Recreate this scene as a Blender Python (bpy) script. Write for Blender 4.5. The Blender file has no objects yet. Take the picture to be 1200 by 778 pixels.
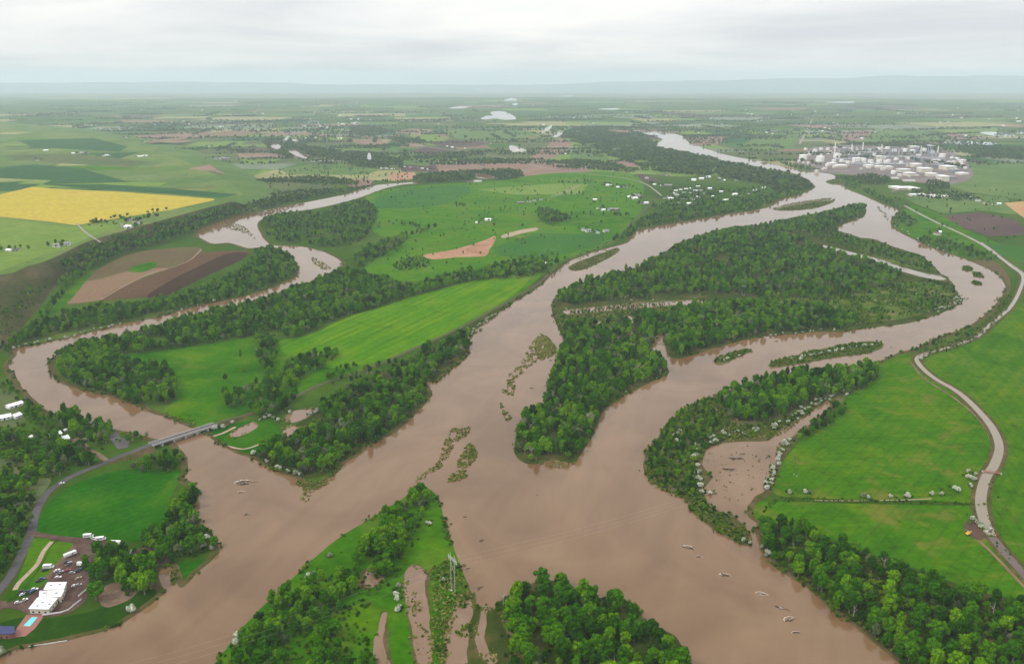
import bpy, bmesh, math, random
import numpy as np
from mathutils import Vector, noise as mnoise
from mathutils.geometry import tessellate_polygon

C = bpy.context.scene.collection
SC = bpy.context.scene
rnd = random.Random(11)
nrg = np.random.default_rng(5)
R = math.radians

# ------------------------------------------------------------------ camera
H = 400.0
PITCH = math.atan((389 - 93) / 1000.0)
cam_d = bpy.data.cameras.new('camera')
cam_d.sensor_width = 36; cam_d.lens = 30
cam_d.clip_start = 1; cam_d.clip_end = 200000
cam = bpy.data.objects.new('camera', cam_d); C.objects.link(cam)
cam.location = (0, 0, H)
cam.rotation_euler = (math.pi / 2 - PITCH, 0, 0)
SC.camera = cam

# ------------------------------------------------------------------ light
SUN_EL, SUN_AZ = R(48), R(-115)          # azimuth clockwise from +Y: from the left and a little behind
w = bpy.data.worlds.new('World'); SC.world = w; w.use_nodes = True
nt = w.node_tree; N = nt.nodes; L = nt.links
N.clear()
def nd(tree, typ, **kw):
    n = tree.nodes.new(typ)
    for k, v in kw.items():
        setattr(n, k, v)
    return n
out = nd(nt, 'ShaderNodeOutputWorld'); bg = nd(nt, 'ShaderNodeBackground')
sky = nd(nt, 'ShaderNodeTexSky', sky_type='NISHITA', sun_disc=False, sun_elevation=SUN_EL, sun_rotation=SUN_AZ)
skm = nd(nt, 'ShaderNodeVectorMath', operation='SCALE'); skm.inputs['Scale'].default_value = 0.9
L.new(sky.outputs[0], skm.inputs[0])
tc = nd(nt, 'ShaderNodeTexCoord'); sep = nd(nt, 'ShaderNodeSeparateXYZ'); L.new(tc.outputs['Generated'], sep.inputs[0])
mx = nd(nt, 'ShaderNodeMath', operation='MAXIMUM'); L.new(sep.outputs[2], mx.inputs[0]); mx.inputs[1].default_value = 0.0
ad = nd(nt, 'ShaderNodeMath', operation='ADD'); L.new(mx.outputs[0], ad.inputs[0]); ad.inputs[1].default_value = 0.085
dv = nd(nt, 'ShaderNodeVectorMath', operation='DIVIDE'); L.new(tc.outputs['Generated'], dv.inputs[0])
cb = nd(nt, 'ShaderNodeCombineXYZ')
for i in range(3): L.new(ad.outputs[0], cb.inputs[i])
L.new(cb.outputs[0], dv.inputs[1])
mp = nd(nt, 'ShaderNodeMapping'); mp.inputs['Scale'].default_value = (0.55, 0.55, 0.0); mp.inputs['Location'].default_value = (3.1, 1.7, 0)
mp.inputs['Rotation'].default_value = (0, 0, 0.25)
L.new(dv.outputs[0], mp.inputs[0])
nz = nd(nt, 'ShaderNodeTexNoise'); nz.inputs['Scale'].default_value = 0.62; nz.inputs['Detail'].default_value = 7; nz.inputs['Roughness'].default_value = 0.55
nz.inputs['Distortion'].default_value = 0.4
L.new(mp.outputs[0], nz.inputs[0])
rp = nd(nt, 'ShaderNodeValToRGB')
rp.color_ramp.elements[0].position = 0.32; rp.color_ramp.elements[0].color = (5.4, 5.5, 5.75, 1)
rp.color_ramp.elements[1].position = 0.66; rp.color_ramp.elements[1].color = (8.1, 7.95, 7.65, 1)
e = rp.color_ramp.elements.new(0.48); e.color = (6.7, 6.7, 6.75, 1)
L.new(nz.outputs[0], rp.inputs[0])
mix = nd(nt, 'ShaderNodeMix', data_type='RGBA'); mix.inputs[0].default_value = 0.93
L.new(skm.outputs[0], mix.inputs[6]); L.new(rp.outputs[0], mix.inputs[7])
# an overcast sky grows brighter towards the zenith
zen = nd(nt, 'ShaderNodeMath', operation='MULTIPLY_ADD'); L.new(mx.outputs[0], zen.inputs[0]); zen.inputs[1].default_value = 0.7; zen.inputs[2].default_value = 1.0
zs_ = nd(nt, 'ShaderNodeVectorMath', operation='SCALE'); L.new(mix.outputs[2], zs_.inputs[0]); L.new(zen.outputs[0], zs_.inputs['Scale'])
L.new(zs_.outputs[0], bg.inputs[0]); bg.inputs[1].default_value = 0.1
L.new(bg.outputs[0], out.inputs[0])

sd = bpy.data.lights.new('sun', 'SUN'); sd.energy = 1.5; sd.angle = R(11); sd.color = (1, 0.95, 0.86)
so = bpy.data.objects.new('sun', sd); C.objects.link(so)
so.rotation_euler = (math.pi / 2 - SUN_EL, 0, math.pi - SUN_AZ)
so.location = (0, 0, 900)

vs = SC.view_settings
SC.display_settings.display_device = 'sRGB'
vs.view_transform = 'Standard'; vs.look = 'None'; vs.exposure = 0.42; vs.gamma = 1; vs.use_curve_mapping = False
cy = SC.cycles
cy.max_bounces = 6; cy.diffuse_bounces = 2; cy.glossy_bounces = 2; cy.transmission_bounces = 2
cy.volume_bounces = 4; cy.transparent_max_bounces = 6
cy.caustics_reflective = False; cy.caustics_refractive = False
try:
    cy.use_denoising = True
except Exception:
    pass

# ------------------------------------------------------------------ helpers
SP, CP = math.sin(PITCH), math.cos(PITCH)
def at(x, y, z=0.0):
    u, v = (x - 600) / 1000.0, (y - 389) / 1000.0
    Z = (H - z) / (SP + v * CP)
    return Vector((Z * u, Z * (CP - v * SP), z))
def mpp(y):
    return H / (SP + (y - 389) / 1000.0 * CP) / 1000.0
def project(P):
    d = P - np.array([0, 0, H])
    Z = d[:, 1] * CP - d[:, 2] * SP
    dn = -d[:, 1] * SP - d[:, 2] * CP
    return 600 + 1000 * d[:, 0] / Z, 389 + 1000 * dn / Z, Z

def tag(o, label=None, cat=None, group=None, kind=None):
    if label: o['label'] = label
    if cat: o['category'] = cat
    if group: o['group'] = group
    if kind: o['kind'] = kind
    return o
def link(o, parent=None):
    C.objects.link(o)
    if parent is not None: o.parent = parent
    return o
def mesh_data(name, verts, faces, mats, idx=None, smooth=False):
    me = bpy.data.meshes.new(name)
    me.from_pydata([tuple(v) for v in verts], [], [tuple(f) for f in faces])
    for m in (mats if isinstance(mats, (list, tuple)) else [mats]): me.materials.append(m)
    if idx is not None: me.polygons.foreach_set('material_index', idx)
    if smooth: me.polygons.foreach_set('use_smooth', [True] * len(me.polygons))
    me.update()
    return me
def mesh_obj(name, verts, faces, mat, parent=None, **kw):
    return link(bpy.data.objects.new(name, mesh_data(name, verts, faces, mat, **kw)), parent)
def empty(name, loc=(0, 0, 0), rz=0, scale=None):
    o = bpy.data.objects.new(name, None); C.objects.link(o)
    o.location = loc; o.rotation_euler = (0, 0, rz); o.empty_display_size = 1
    if scale is not None: o.scale = scale if hasattr(scale, '__len__') else (scale,) * 3
    return o
class MB:
    def __init__(s): s.v = []; s.f = []
    def add(s, vs, fs):
        b = len(s.v); s.v += [tuple(v) for v in vs]; s.f += [tuple(i + b for i in f) for f in fs]; return s
    def box(s, x0, x1, y0, y1, z0, z1):
        return s.add([(x0,y0,z0),(x1,y0,z0),(x1,y1,z0),(x0,y1,z0),(x0,y0,z1),(x1,y0,z1),(x1,y1,z1),(x0,y1,z1)],
                     [(0,3,2,1),(4,5,6,7),(0,1,5,4),(1,2,6,5),(2,3,7,6),(3,0,4,7)])
    def tube(s, p, q, r0, r1=None, n=8, cap=True):
        r1 = r0 if r1 is None else r1
        p, q = Vector(p), Vector(q); d = (q - p).normalized()
        a = d.orthogonal().normalized(); b = d.cross(a)
        vs = [p + (a * math.cos(2*math.pi*i/n) + b * math.sin(2*math.pi*i/n)) * r0 for i in range(n)]
        vs += [q + (a * math.cos(2*math.pi*i/n) + b * math.sin(2*math.pi*i/n)) * r1 for i in range(n)]
        fs = [(i, (i+1) % n, (i+1) % n + n, i + n) for i in range(n)]
        if cap: fs += [tuple(range(n-1, -1, -1)), tuple(range(n, 2*n))]
        return s.add(vs, fs)
    def lathe(s, prof, n=20):
        vs = []
        for r, z in prof:
            vs += [(r*math.cos(2*math.pi*i/n), r*math.sin(2*math.pi*i/n), z) for i in range(n)]
        fs = []
        for k in range(len(prof) - 1):
            fs += [(k*n+i, k*n+(i+1) % n, (k+1)*n+(i+1) % n, (k+1)*n+i) for i in range(n)]
        fs += [tuple(range(n-1, -1, -1)), tuple(range((len(prof)-1)*n, len(prof)*n))]
        return s.add(vs, fs)
    def prism(s, pts, z0, z1):
        n = len(pts)
        return s.add([(x, y, z0) for x, y in pts] + [(x, y, z1) for x, y in pts],
                     [tuple(range(n-1, -1, -1)), tuple(range(n, 2*n))] + [(i, (i+1) % n, (i+1) % n + n, i + n) for i in range(n)])
    def data(s, name, mat, smooth=False): return mesh_data(name, s.v, s.f, mat, smooth=smooth)
    def build(s, name, mat, parent=None, smooth=False):
        return link(bpy.data.objects.new(name, s.data(name, mat, smooth)), parent)

# ------------------------------------------------------------------ materials
K = 0.66
def new_mat(name):
    m = bpy.data.materials.new(name); m.use_nodes = True
    b = m.node_tree.nodes['Principled BSDF']
    return m, m.node_tree, b
def plain(name, col, rough=0.7, metal=0.0, var=0.12, scale=2.0, spec=0.4):
    m, t, b = new_mat(name)
    b.inputs['Roughness'].default_value = rough; b.inputs['Metallic'].default_value = metal
    b.inputs['Specular IOR Level'].default_value = spec
    tcn = nd(t, 'ShaderNodeTexCoord'); n = nd(t, 'ShaderNodeTexNoise'); n.inputs['Scale'].default_value = scale; n.inputs['Detail'].default_value = 5
    t.links.new(tcn.outputs['Object'], n.inputs[0])
    mxn = nd(t, 'ShaderNodeMix', data_type='RGBA')
    mxn.inputs[6].default_value = tuple(c * (1 - var) for c in col) + (1,)
    mxn.inputs[7].default_value = tuple(min(1, c * (1 + var)) for c in col) + (1,)
    t.links.new(n.outputs[0], mxn.inputs[0]); t.links.new(mxn.outputs[2], b.inputs['Base Color'])
    return m
def soil(name, cols, s1=90, s2=9, streak=None, streak_amt=0.5, rough=0.95, bump=0.35, detail=6, worn=None, lines=None):
    """ground cover: cols = 3 colours over large patches; streak = (px a, px b, width m) direction of rows."""
    m, t, b = new_mat(name)
    b.inputs['Roughness'].default_value = rough; b.inputs['Specular IOR Level'].default_value = 0.0
    g = nd(t, 'ShaderNodeNewGeometry')
    n1 = nd(t, 'ShaderNodeTexNoise'); n1.inputs['Scale'].default_value = 1.0 / s1; n1.inputs['Detail'].default_value = detail; n1.inputs['Roughness'].default_value = 0.6
    n1.inputs['Distortion'].default_value = 0.4
    t.links.new(g.outputs['Position'], n1.inputs[0])
    n2 = nd(t, 'ShaderNodeTexNoise'); n2.inputs['Scale'].default_value = 1.0 / s2; n2.inputs['Detail'].default_value = 6; n2.inputs['Roughness'].default_value = 0.7
    t.links.new(g.outputs['Position'], n2.inputs[0])
    fac = n1.outputs[0]
    if streak:
        a, c2, wd = at(*streak[0]), at(*streak[1]), streak[2]
        ang = math.atan2(c2.y - a.y, c2.x - a.x)
        mpn = nd(t, 'ShaderNodeMapping', vector_type='TEXTURE'); mpn.inputs['Rotation'].default_value = (0, 0, ang)
        mpn.inputs['Scale'].default_value = (wd * 22, wd, wd * 22)
        t.links.new(g.outputs['Position'], mpn.inputs[0])
        n3 = nd(t, 'ShaderNodeTexNoise'); n3.inputs['Scale'].default_value = 1; n3.inputs['Detail'].default_value = 4; n3.inputs['Roughness'].default_value = 0.6
        t.links.new(mpn.outputs[0], n3.inputs[0])
        mm = nd(t, 'ShaderNodeMix', data_type='FLOAT'); mm.inputs[0].default_value = streak_amt
        t.links.new(n1.outputs[0], mm.inputs[2]); t.links.new(n3.outputs[0], mm.inputs[3])
        fac = mm.outputs[0]
    r = nd(t, 'ShaderNodeValToRGB'); cr = r.color_ramp
    cols = [tuple(c * K for c in q) for q in cols]
    cr.elements[0].position = 0.3; cr.elements[0].color = cols[0] + (1,)
    cr.elements[1].position = 0.7; cr.elements[1].color = cols[2] + (1,)
    ee = cr.elements.new(0.5); ee.color = cols[1] + (1,)
    t.links.new(fac, r.inputs[0])
    mr = nd(t, 'ShaderNodeMapRange'); mr.inputs[1].default_value = 0.25; mr.inputs[2].default_value = 0.75; mr.inputs[3].default_value = 0.72; mr.inputs[4].default_value = 1.28
    t.links.new(n2.outputs[0], mr.inputs[0])
    sc = nd(t, 'ShaderNodeVectorMath', operation='SCALE'); t.links.new(r.outputs[0], sc.inputs[0]); t.links.new(mr.outputs[0], sc.inputs['Scale'])
    colour = sc.outputs[0]
    if worn:                                             # patches where the cover is thin or wet
        n5 = nd(t, 'ShaderNodeTexNoise'); n5.inputs['Scale'].default_value = 1.0 / worn[1]; n5.inputs['Detail'].default_value = 7; n5.inputs['Roughness'].default_value = 0.65; n5.inputs['Distortion'].default_value = .8
        ofs = nd(t, 'ShaderNodeVectorMath', operation='ADD'); ofs.inputs[1].default_value = (713, 391, 57); t.links.new(g.outputs['Position'], ofs.inputs[0]); t.links.new(ofs.outputs[0], n5.inputs[0])
        for lo, hi, c5 in ((.53, .68, worn[0]), (.45, .28, tuple(c * .45 for c in cols[0]))):
            m5 = nd(t, 'ShaderNodeMapRange'); m5.inputs[1].default_value = lo; m5.inputs[2].default_value = hi; m5.inputs[3].default_value = 0; m5.inputs[4].default_value = .6
            t.links.new(n5.outputs[0], m5.inputs[0])
            x5 = nd(t, 'ShaderNodeMix', data_type='RGBA'); x5.inputs[7].default_value = tuple(c * K for c in c5) + (1,) if c5 is worn[0] else c5 + (1,)
            t.links.new(m5.outputs[0], x5.inputs[0]); t.links.new(colour, x5.inputs[6]); colour = x5.outputs[2]
    if lines:                                            # wheel tracks left by tractors
        a, c2, wd = at(*lines[0]), at(*lines[1]), lines[2]
        mp6 = nd(t, 'ShaderNodeMapping', vector_type='TEXTURE'); mp6.inputs['Rotation'].default_value = (0, 0, math.atan2(c2.y - a.y, c2.x - a.x)); mp6.inputs['Scale'].default_value = (wd, wd, wd)
        t.links.new(g.outputs['Position'], mp6.inputs[0])
        wv = nd(t, 'ShaderNodeTexWave', bands_direction='Y'); wv.inputs['Scale'].default_value = .314; wv.inputs['Distortion'].default_value = 1.6; wv.inputs['Detail'].default_value = 3; wv.inputs['Detail Scale'].default_value = .4
        t.links.new(mp6.outputs[0], wv.inputs[0])
        m6 = nd(t, 'ShaderNodeMapRange'); m6.inputs[1].default_value = .86; m6.inputs[2].default_value = .98; m6.inputs[3].default_value = 1; m6.inputs[4].default_value = .88
        t.links.new(wv.outputs[1], m6.inputs[0])
        s6 = nd(t, 'ShaderNodeVectorMath', operation='SCALE'); t.links.new(colour, s6.inputs[0]); t.links.new(m6.outputs[0], s6.inputs['Scale']); colour = s6.outputs[0]
    t.links.new(colour, b.inputs['Base Color'])
    if bump:
        bp = nd(t, 'ShaderNodeBump'); bp.inputs['Strength'].default_value = bump; bp.inputs['Distance'].default_value = 1.0
        t.links.new(n2.outputs[0], bp.inputs['Height']); t.links.new(bp.outputs[0], b.inputs['Normal'])
    return m
def water_mat(name, c0, c1, rough=0.055, s=160, spec=0.5):
    m, t, b = new_mat(name)
    b.inputs['Roughness'].default_value = rough; b.inputs['IOR'].default_value = 1.33; b.inputs['Specular IOR Level'].default_value = spec
    g = nd(t, 'ShaderNodeNewGeometry')
    n1 = nd(t, 'ShaderNodeTexNoise'); n1.inputs['Scale'].default_value = 1.0 / s; n1.inputs['Detail'].default_value = 7; n1.inputs['Distortion'].default_value = 1.6; n1.inputs['Roughness'].default_value = 0.55
    t.links.new(g.outputs['Position'], n1.inputs[0])
    r = nd(t, 'ShaderNodeValToRGB'); r.color_ramp.elements[0].position = 0.34; r.color_ramp.elements[1].position = 0.66
    r.color_ramp.elements[0].color = tuple(c * K for c in c0) + (1,); r.color_ramp.elements[1].color = tuple(c * K for c in c1) + (1,)
    fa, fb = at(690, 330), at(400, 590)
    mpn = nd(t, 'ShaderNodeMapping', vector_type='TEXTURE'); mpn.inputs['Rotation'].default_value = (0, 0, math.atan2(fb.y - fa.y, fb.x - fa.x)); mpn.inputs['Scale'].default_value = (170, 28, 50)
    t.links.new(g.outputs['Position'], mpn.inputs[0])
    n4 = nd(t, 'ShaderNodeTexNoise'); n4.inputs['Scale'].default_value = 1; n4.inputs['Detail'].default_value = 4; n4.inputs['Roughness'].default_value = 0.45; n4.inputs['Distortion'].default_value = 1.2
    t.links.new(mpn.outputs[0], n4.inputs[0])
    mm = nd(t, 'ShaderNodeMix', data_type='FLOAT'); mm.inputs[0].default_value = 0.22
    t.links.new(n1.outputs[0], mm.inputs[2]); t.links.new(n4.outputs[0], mm.inputs[3])
    t.links.new(mm.outputs[0], r.inputs[0]); t.links.new(r.outputs[0], b.inputs['Base Color'])
    mr_ = nd(t, 'ShaderNodeMapRange'); mr_.inputs[1].default_value = .35; mr_.inputs[2].default_value = .65; mr_.inputs[3].default_value = rough * 1.2; mr_.inputs[4].default_value = rough * 1.5
    t.links.new(n4.outputs[0], mr_.inputs[0]); t.links.new(mr_.outputs[0], b.inputs['Roughness'])
    n2 = nd(t, 'ShaderNodeTexNoise'); n2.inputs['Scale'].default_value = 0.35; n2.inputs['Detail'].default_value = 6; n2.inputs['Distortion'].default_value = 0.5
    n3 = nd(t, 'ShaderNodeTexNoise'); n3.inputs['Scale'].default_value = 0.022; n3.inputs['Detail'].default_value = 2; n3.inputs['Distortion'].default_value = 2.0
    for n in (n2, n3): t.links.new(g.outputs['Position'], n.inputs[0])
    b1 = nd(t, 'ShaderNodeBump'); b1.inputs['Strength'].default_value = 0.05; b1.inputs['Distance'].default_value = 0.2
    b2 = nd(t, 'ShaderNodeBump'); b2.inputs['Strength'].default_value = 0.07; b2.inputs['Distance'].default_value = 0.6
    t.links.new(n2.outputs[0], b1.inputs['Height']); t.links.new(n3.outputs[0], b2.inputs['Height'])
    t.links.new(b2.outputs[0], b1.inputs['Normal']); t.links.new(b1.outputs[0], b.inputs['Normal'])
    return m
def leaf_mat(name, dark, mid, light, var=0.35):
    """object colour r = tone, g = how far the tone varies from copy to copy"""
    m, t, b = new_mat(name)
    b.inputs['Roughness'].default_value = 0.75; b.inputs['Specular IOR Level'].default_value = 0.0
    oi = nd(t, 'ShaderNodeObjectInfo'); sp = nd(t, 'ShaderNodeSeparateColor'); t.links.new(oi.outputs['Color'], sp.inputs[0])
    s1 = nd(t, 'ShaderNodeMath', operation='SUBTRACT'); t.links.new(oi.outputs['Random'], s1.inputs[0]); s1.inputs[1].default_value = 0.5
    m1 = nd(t, 'ShaderNodeMath', operation='MULTIPLY_ADD'); t.links.new(s1.outputs[0], m1.inputs[0]); t.links.new(sp.outputs[1], m1.inputs[1]); t.links.new(sp.outputs[0], m1.inputs[2])
    nl = nd(t, 'ShaderNodeTexNoise'); nl.inputs['Scale'].default_value = 0.012; nl.inputs['Detail'].default_value = 2
    t.links.new(oi.outputs['Location'], nl.inputs[0])
    s2 = nd(t, 'ShaderNodeMath', operation='SUBTRACT'); t.links.new(nl.outputs[0], s2.inputs[0]); s2.inputs[1].default_value = 0.5
    m2 = nd(t, 'ShaderNodeMath', operation='MULTIPLY_ADD'); t.links.new(s2.outputs[0], m2.inputs[0]); t.links.new(sp.outputs[1], m2.inputs[1]); t.links.new(m1.outputs[0], m2.inputs[2])
    r = nd(t, 'ShaderNodeValToRGB'); r.color_ramp.elements[0].position = 0.05; r.color_ramp.elements[1].position = 0.95
    r.color_ramp.elements[0].color = dark + (1,); r.color_ramp.elements[1].color = light + (1,)
    ee = r.color_ramp.elements.new(0.5); ee.color = mid + (1,)
    t.links.new(m2.outputs[0], r.inputs[0])
    tcn = nd(t, 'ShaderNodeTexCoord'); n = nd(t, 'ShaderNodeTexNoise'); n.inputs['Scale'].default_value = 0.9; n.inputs['Detail'].default_value = 5
    t.links.new(tcn.outputs['Object'], n.inputs[0])
    mr = nd(t, 'ShaderNodeMapRange'); mr.inputs[1].default_value = 0.3; mr.inputs[2].default_value = 0.7; mr.inputs[3].default_value = 1 - var; mr.inputs[4].default_value = 1 + var
    t.links.new(n.outputs[0], mr.inputs[0])
    sc = nd(t, 'ShaderNodeVectorMath', operation='SCALE'); t.links.new(r.outputs[0], sc.inputs[0]); t.links.new(mr.outputs[0], sc.inputs['Scale'])
    t.links.new(sc.outputs[0], b.inputs['Base Color'])
    return m

M = {}
M['ground'] = soil('valley_ground', [(.035,.085,.005), (.06,.13,.009), (.115,.165,.028)], 420, 30, detail=9)
M['meadow'] = soil('meadow_grass', [(.026,.125,.0), (.05,.18,.0), (.11,.225,.002)], 70, 7, worn=((.17,.20,.03), 60))
M['lush'] = soil('lush_grass', [(.014,.11,.0), (.022,.14,.0), (.04,.17,.0)], 60, 6, worn=((.10,.20,.012), 50), lines=((60, 610), (200, 560), 9))
M['mown'] = soil('mown_hay', [(.045,.17,.0), (.095,.26,.001), (.23,.335,.006)], 90, 8, streak=((345, 465), (625, 320), 9), streak_amt=0.65, worn=((.24,.27,.03), 90), lines=((345, 465), (625, 320), 14))
M['right_meadow'] = soil('right_meadow_grass', [(.032,.13,.0), (.062,.19,.001), (.155,.225,.004)], 80, 8, streak=((890, 612), (1140, 600), 6), streak_amt=0.35, worn=((.26,.205,.045), 44), lines=((1000, 640), (1130, 500), 12))
M['right_green'] = soil('canal_field_grass', [(.032,.13,.0), (.066,.185,.001), (.16,.23,.006)], 110, 10, streak=((1095, 420), (1200, 330), 10), streak_amt=0.4, worn=((.24,.25,.06), 60), lines=((1095, 420), (1200, 560), 12))
M['mid_green'] = soil('pasture_grass', [(.036,.155,.001), (.07,.215,.002), (.145,.26,.006)], 150, 14, streak=((430, 320), (720, 290), 14), streak_amt=0.4, worn=((.18,.2,.035), 90))
M['mid_dark'] = soil('dark_pasture', [(.04,.14,.02), (.05,.17,.02), (.07,.19,.03)], 150, 14)
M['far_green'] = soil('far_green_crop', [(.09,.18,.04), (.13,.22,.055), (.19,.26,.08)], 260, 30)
M['light_green'] = soil('light_green_crop', [(.13,.25,.035), (.19,.3,.05), (.26,.33,.07)], 200, 20, streak=((0, 290), (150, 262), 15), streak_amt=0.4)
M['bench_grass'] = soil('bench_grass', [(.10,.19,.035), (.15,.24,.05), (.23,.28,.09)], 300, 22, worn=((.3,.27,.11), 260))
M['far_plain'] = soil('haze_paled_rangeland', [(.17,.23,.14), (.24,.29,.19), (.31,.33,.24)], 900, 90)  # extra haze put into the colour: paler and greyer than the nearer land
M['pale_crop'] = soil('pale_straw_crop', [(.3,.3,.12), (.38,.36,.16), (.42,.38,.2)], 200, 20)
M['dark_green'] = soil('dark_green_crop', [(.03,.10,.03), (.035,.12,.035), (.045,.14,.04)], 260, 30)
M['olive'] = soil('olive_rangeland', [(.08,.13,.04), (.12,.16,.055), (.17,.19,.07)], 260, 30)
M['yellow'] = soil('yellow_crop', [(.45,.36,.05), (.62,.50,.06), (.66,.44,.12)], 160, 14, streak=((0, 240), (250, 234), 16), streak_amt=0.7)
M['pink_soil'] = soil('pink_fallow', [(.26,.17,.13), (.33,.21,.16), (.38,.26,.19)], 160, 16)
M['plough'] = soil('ploughed_soil', [(.11,.062,.036), (.145,.082,.046), (.18,.108,.06)], 90, 6, streak=((186, 345), (286, 298), 4), streak_amt=0.6)
M['plough_dark'] = soil('dark_ploughed_soil', [(.055,.031,.021), (.068,.039,.026), (.085,.05,.032)], 90, 6, streak=((186, 345), (286, 298), 4), streak_amt=0.6)
M['stubble'] = soil('green_brown_stubble', [(.13,.085,.05), (.16,.12,.055), (.17,.16,.06)], 120, 8, streak=((80, 350), (190, 315), 5), streak_amt=0.5)
M['tan'] = soil('tan_soil', [(.24,.15,.095), (.30,.19,.12), (.24,.19,.09)], 60, 5, streak=((80, 350), (190, 315), 5), streak_amt=0.4)
M['red_soil'] = soil('red_sandy_soil', [(.38,.19,.11), (.52,.29,.18), (.58,.38,.26)], 60, 8)
M['purple_soil'] = soil('purple_brown_soil', [(.10,.06,.06), (.13,.08,.075), (.16,.10,.085)], 200, 20)
M['orange_soil'] = soil('orange_stubble', [(.48,.28,.13), (.58,.35,.17), (.6,.4,.2)], 90, 8)
M['island'] = soil('island_ground', [(.03,.06,.008), (.06,.085,.014), (.14,.11,.045)], 40, 5)
M['scrub'] = soil('scrubby_ground', [(.07,.11,.02), (.12,.13,.035), (.2,.155,.08)], 35, 4)
M['openland'] = soil('open_rough_grass', [(.055,.12,.008), (.10,.165,.015), (.19,.20,.05)], 45, 5, worn=((.3,.24,.12), 40))
M['bank'] = soil('muddy_bank', [(.07,.09,.02), (.12,.10,.035), (.19,.13,.075)], 16, 2.5)
M['reedbed'] = soil('reed_mud', [(.10,.11,.02), (.17,.15,.05), (.26,.17,.11)], 9, 2)
M['dirt'] = soil('bare_dirt', [(.17,.10,.07), (.23,.15,.105), (.33,.24,.17)], 22, 2)
M['yard'] = soil('brown_yard', [(.10,.058,.048), (.14,.085,.07), (.21,.14,.11)], 16, 2)
M['sand'] = soil('pale_sand', [(.42,.31,.21), (.52,.40,.29), (.55,.45,.34)], 14, 2)
M['gravel'] = soil('pale_gravel', [(.34,.29,.25), (.42,.37,.32), (.5,.45,.4)], 30, 3)
M['refinery_pad'] = soil('refinery_gravel', [(.18,.14,.13), (.26,.21,.2), (.36,.31,.29)], 60, 8)
M['bluff'] = soil('bluff_slope', [(.05,.07,.018), (.085,.085,.03), (.15,.115,.06)], 50, 8)
M['asphalt'] = soil('road_asphalt', [(.105,.098,.10), (.13,.12,.125), (.16,.15,.15)], 30, 2, bump=0.1)
M['verge_road'] = soil('dusty_road', [(.10,.09,.06), (.14,.125,.08), (.12,.13,.06)], 20, 2, bump=.1)
M['lot'] = soil('lot_asphalt', [(.14,.125,.13), (.17,.15,.155), (.2,.18,.18)], 30, 2, bump=0.1)
M['hill'] = soil('haze_tinted_hill', [(.30,.36,.36), (.36,.42,.43), (.42,.47,.47)], 1800, 200)  # haze painted into the colour: pale grey-blue so the hills melt into the sky
M['lawn'] = soil('dark_lawn', [(.014,.055,.002), (.022,.075,.003), (.04,.1,.006)], 30, 4)
M['water'] = water_mat('muddy_river', (.195,.106,.048), (.300,.178,.092))
M['flood'] = water_mat('shallow_floodwater', (.25,.15,.09), (.31,.195,.12), s=40)
M['canal'] = water_mat('canal_water', (.28,.23,.16), (.34,.28,.20), s=60, rough=0.1)
M['canal_dark'] = water_mat('canal_dark_water', (.12,.08,.065), (.15,.10,.08), s=40)
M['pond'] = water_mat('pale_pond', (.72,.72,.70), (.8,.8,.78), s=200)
M['foam'] = plain('river_foam', (.62,.52,.46), .9)
M['leaf'] = leaf_mat('cottonwood_leaf', (.011,.042,.0), (.040,.145,.0), (.125,.265,.001), .6)
M['leaf_far'] = leaf_mat('far_leaf', (.014,.04,.005), (.03,.072,.008), (.075,.125,.014))
M['shrub'] = leaf_mat('shrub_leaf', (.013,.05,.0), (.036,.105,.001), (.10,.17,.006), .5)
M['pale'] = leaf_mat('pale_blossom_leaf', (.09,.14,.05), (.23,.27,.17), (.46,.48,.38), .7)
M['reed'] = leaf_mat('reed_leaf', (.06,.10,.008), (.14,.17,.02), (.30,.28,.08))
M['bark'] = plain('pale_bark', (.22,.18,.14), .9)
M['white'] = plain('white_paint', (.8,.8,.8), .55, var=.05)
M['white_metal'] = plain('white_metal_roof', (.84,.84,.84), .45, var=.05, scale=.3)
M['cream'] = plain('cream_siding', (.62,.57,.48), .7)
M['grey_roof'] = plain('grey_shingle', (.22,.22,.23), .85)
M['dark_roof'] = plain('dark_shingle', (.06,.065,.09), .8)
M['navy'] = plain('navy_roof', (.03,.035,.11), .6)
M['brown_roof'] = plain('brown_shingle', (.2,.12,.085), .85)
M['red_barn'] = plain('weathered_barn_board', (.28,.11,.08), .85)
M['concrete'] = plain('concrete', (.42,.41,.39), .85, scale=.6)
M['steel'] = plain('galvanised_steel', (.42,.43,.44), .45, .6)
M['steel_pale'] = plain('pale_steel_pole', (.46,.45,.43), .6)
M['blue_steel'] = plain('blue_grey_steel', (.27,.33,.5), .5, .2)
M['rust'] = plain('rusty_steel', (.3,.14,.09), .8)
M['tank'] = plain('white_tank_paint', (.8,.79,.75), .5, var=.06, scale=.15)
M['brick'] = plain('red_terrace', (.26,.11,.085), .8, scale=1)
M['pool'] = plain('pool_water', (.12,.6,.68), .08)
M['glass'] = plain('dark_glass', (.03,.035,.04), .1)
M['tyre'] = plain('tyre_rubber', (.02,.02,.02), .9)
M['wood'] = plain('driftwood', (.05,.032,.024), .9)
M['deadwood'] = plain('bleached_deadwood', (.4,.34,.28), .9)
M['wire'] = plain('cable', (.62,.58,.54), .5)
M['yellow_paint'] = plain('yellow_paint', (.85,.5,.03), .5)
CARS = {'white': plain('car_white', (.8,.8,.8), .3, var=.03), 'silver': plain('car_silver', (.45,.46,.48), .3, .4), 'dark': plain('car_dark', (.03,.03,.035), .3),
        'blue': plain('car_blue', (.05,.1,.25), .3), 'red': plain('car_red', (.35,.04,.03), .3), 'tan': plain('car_tan', (.45,.36,.25), .4)}

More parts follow.
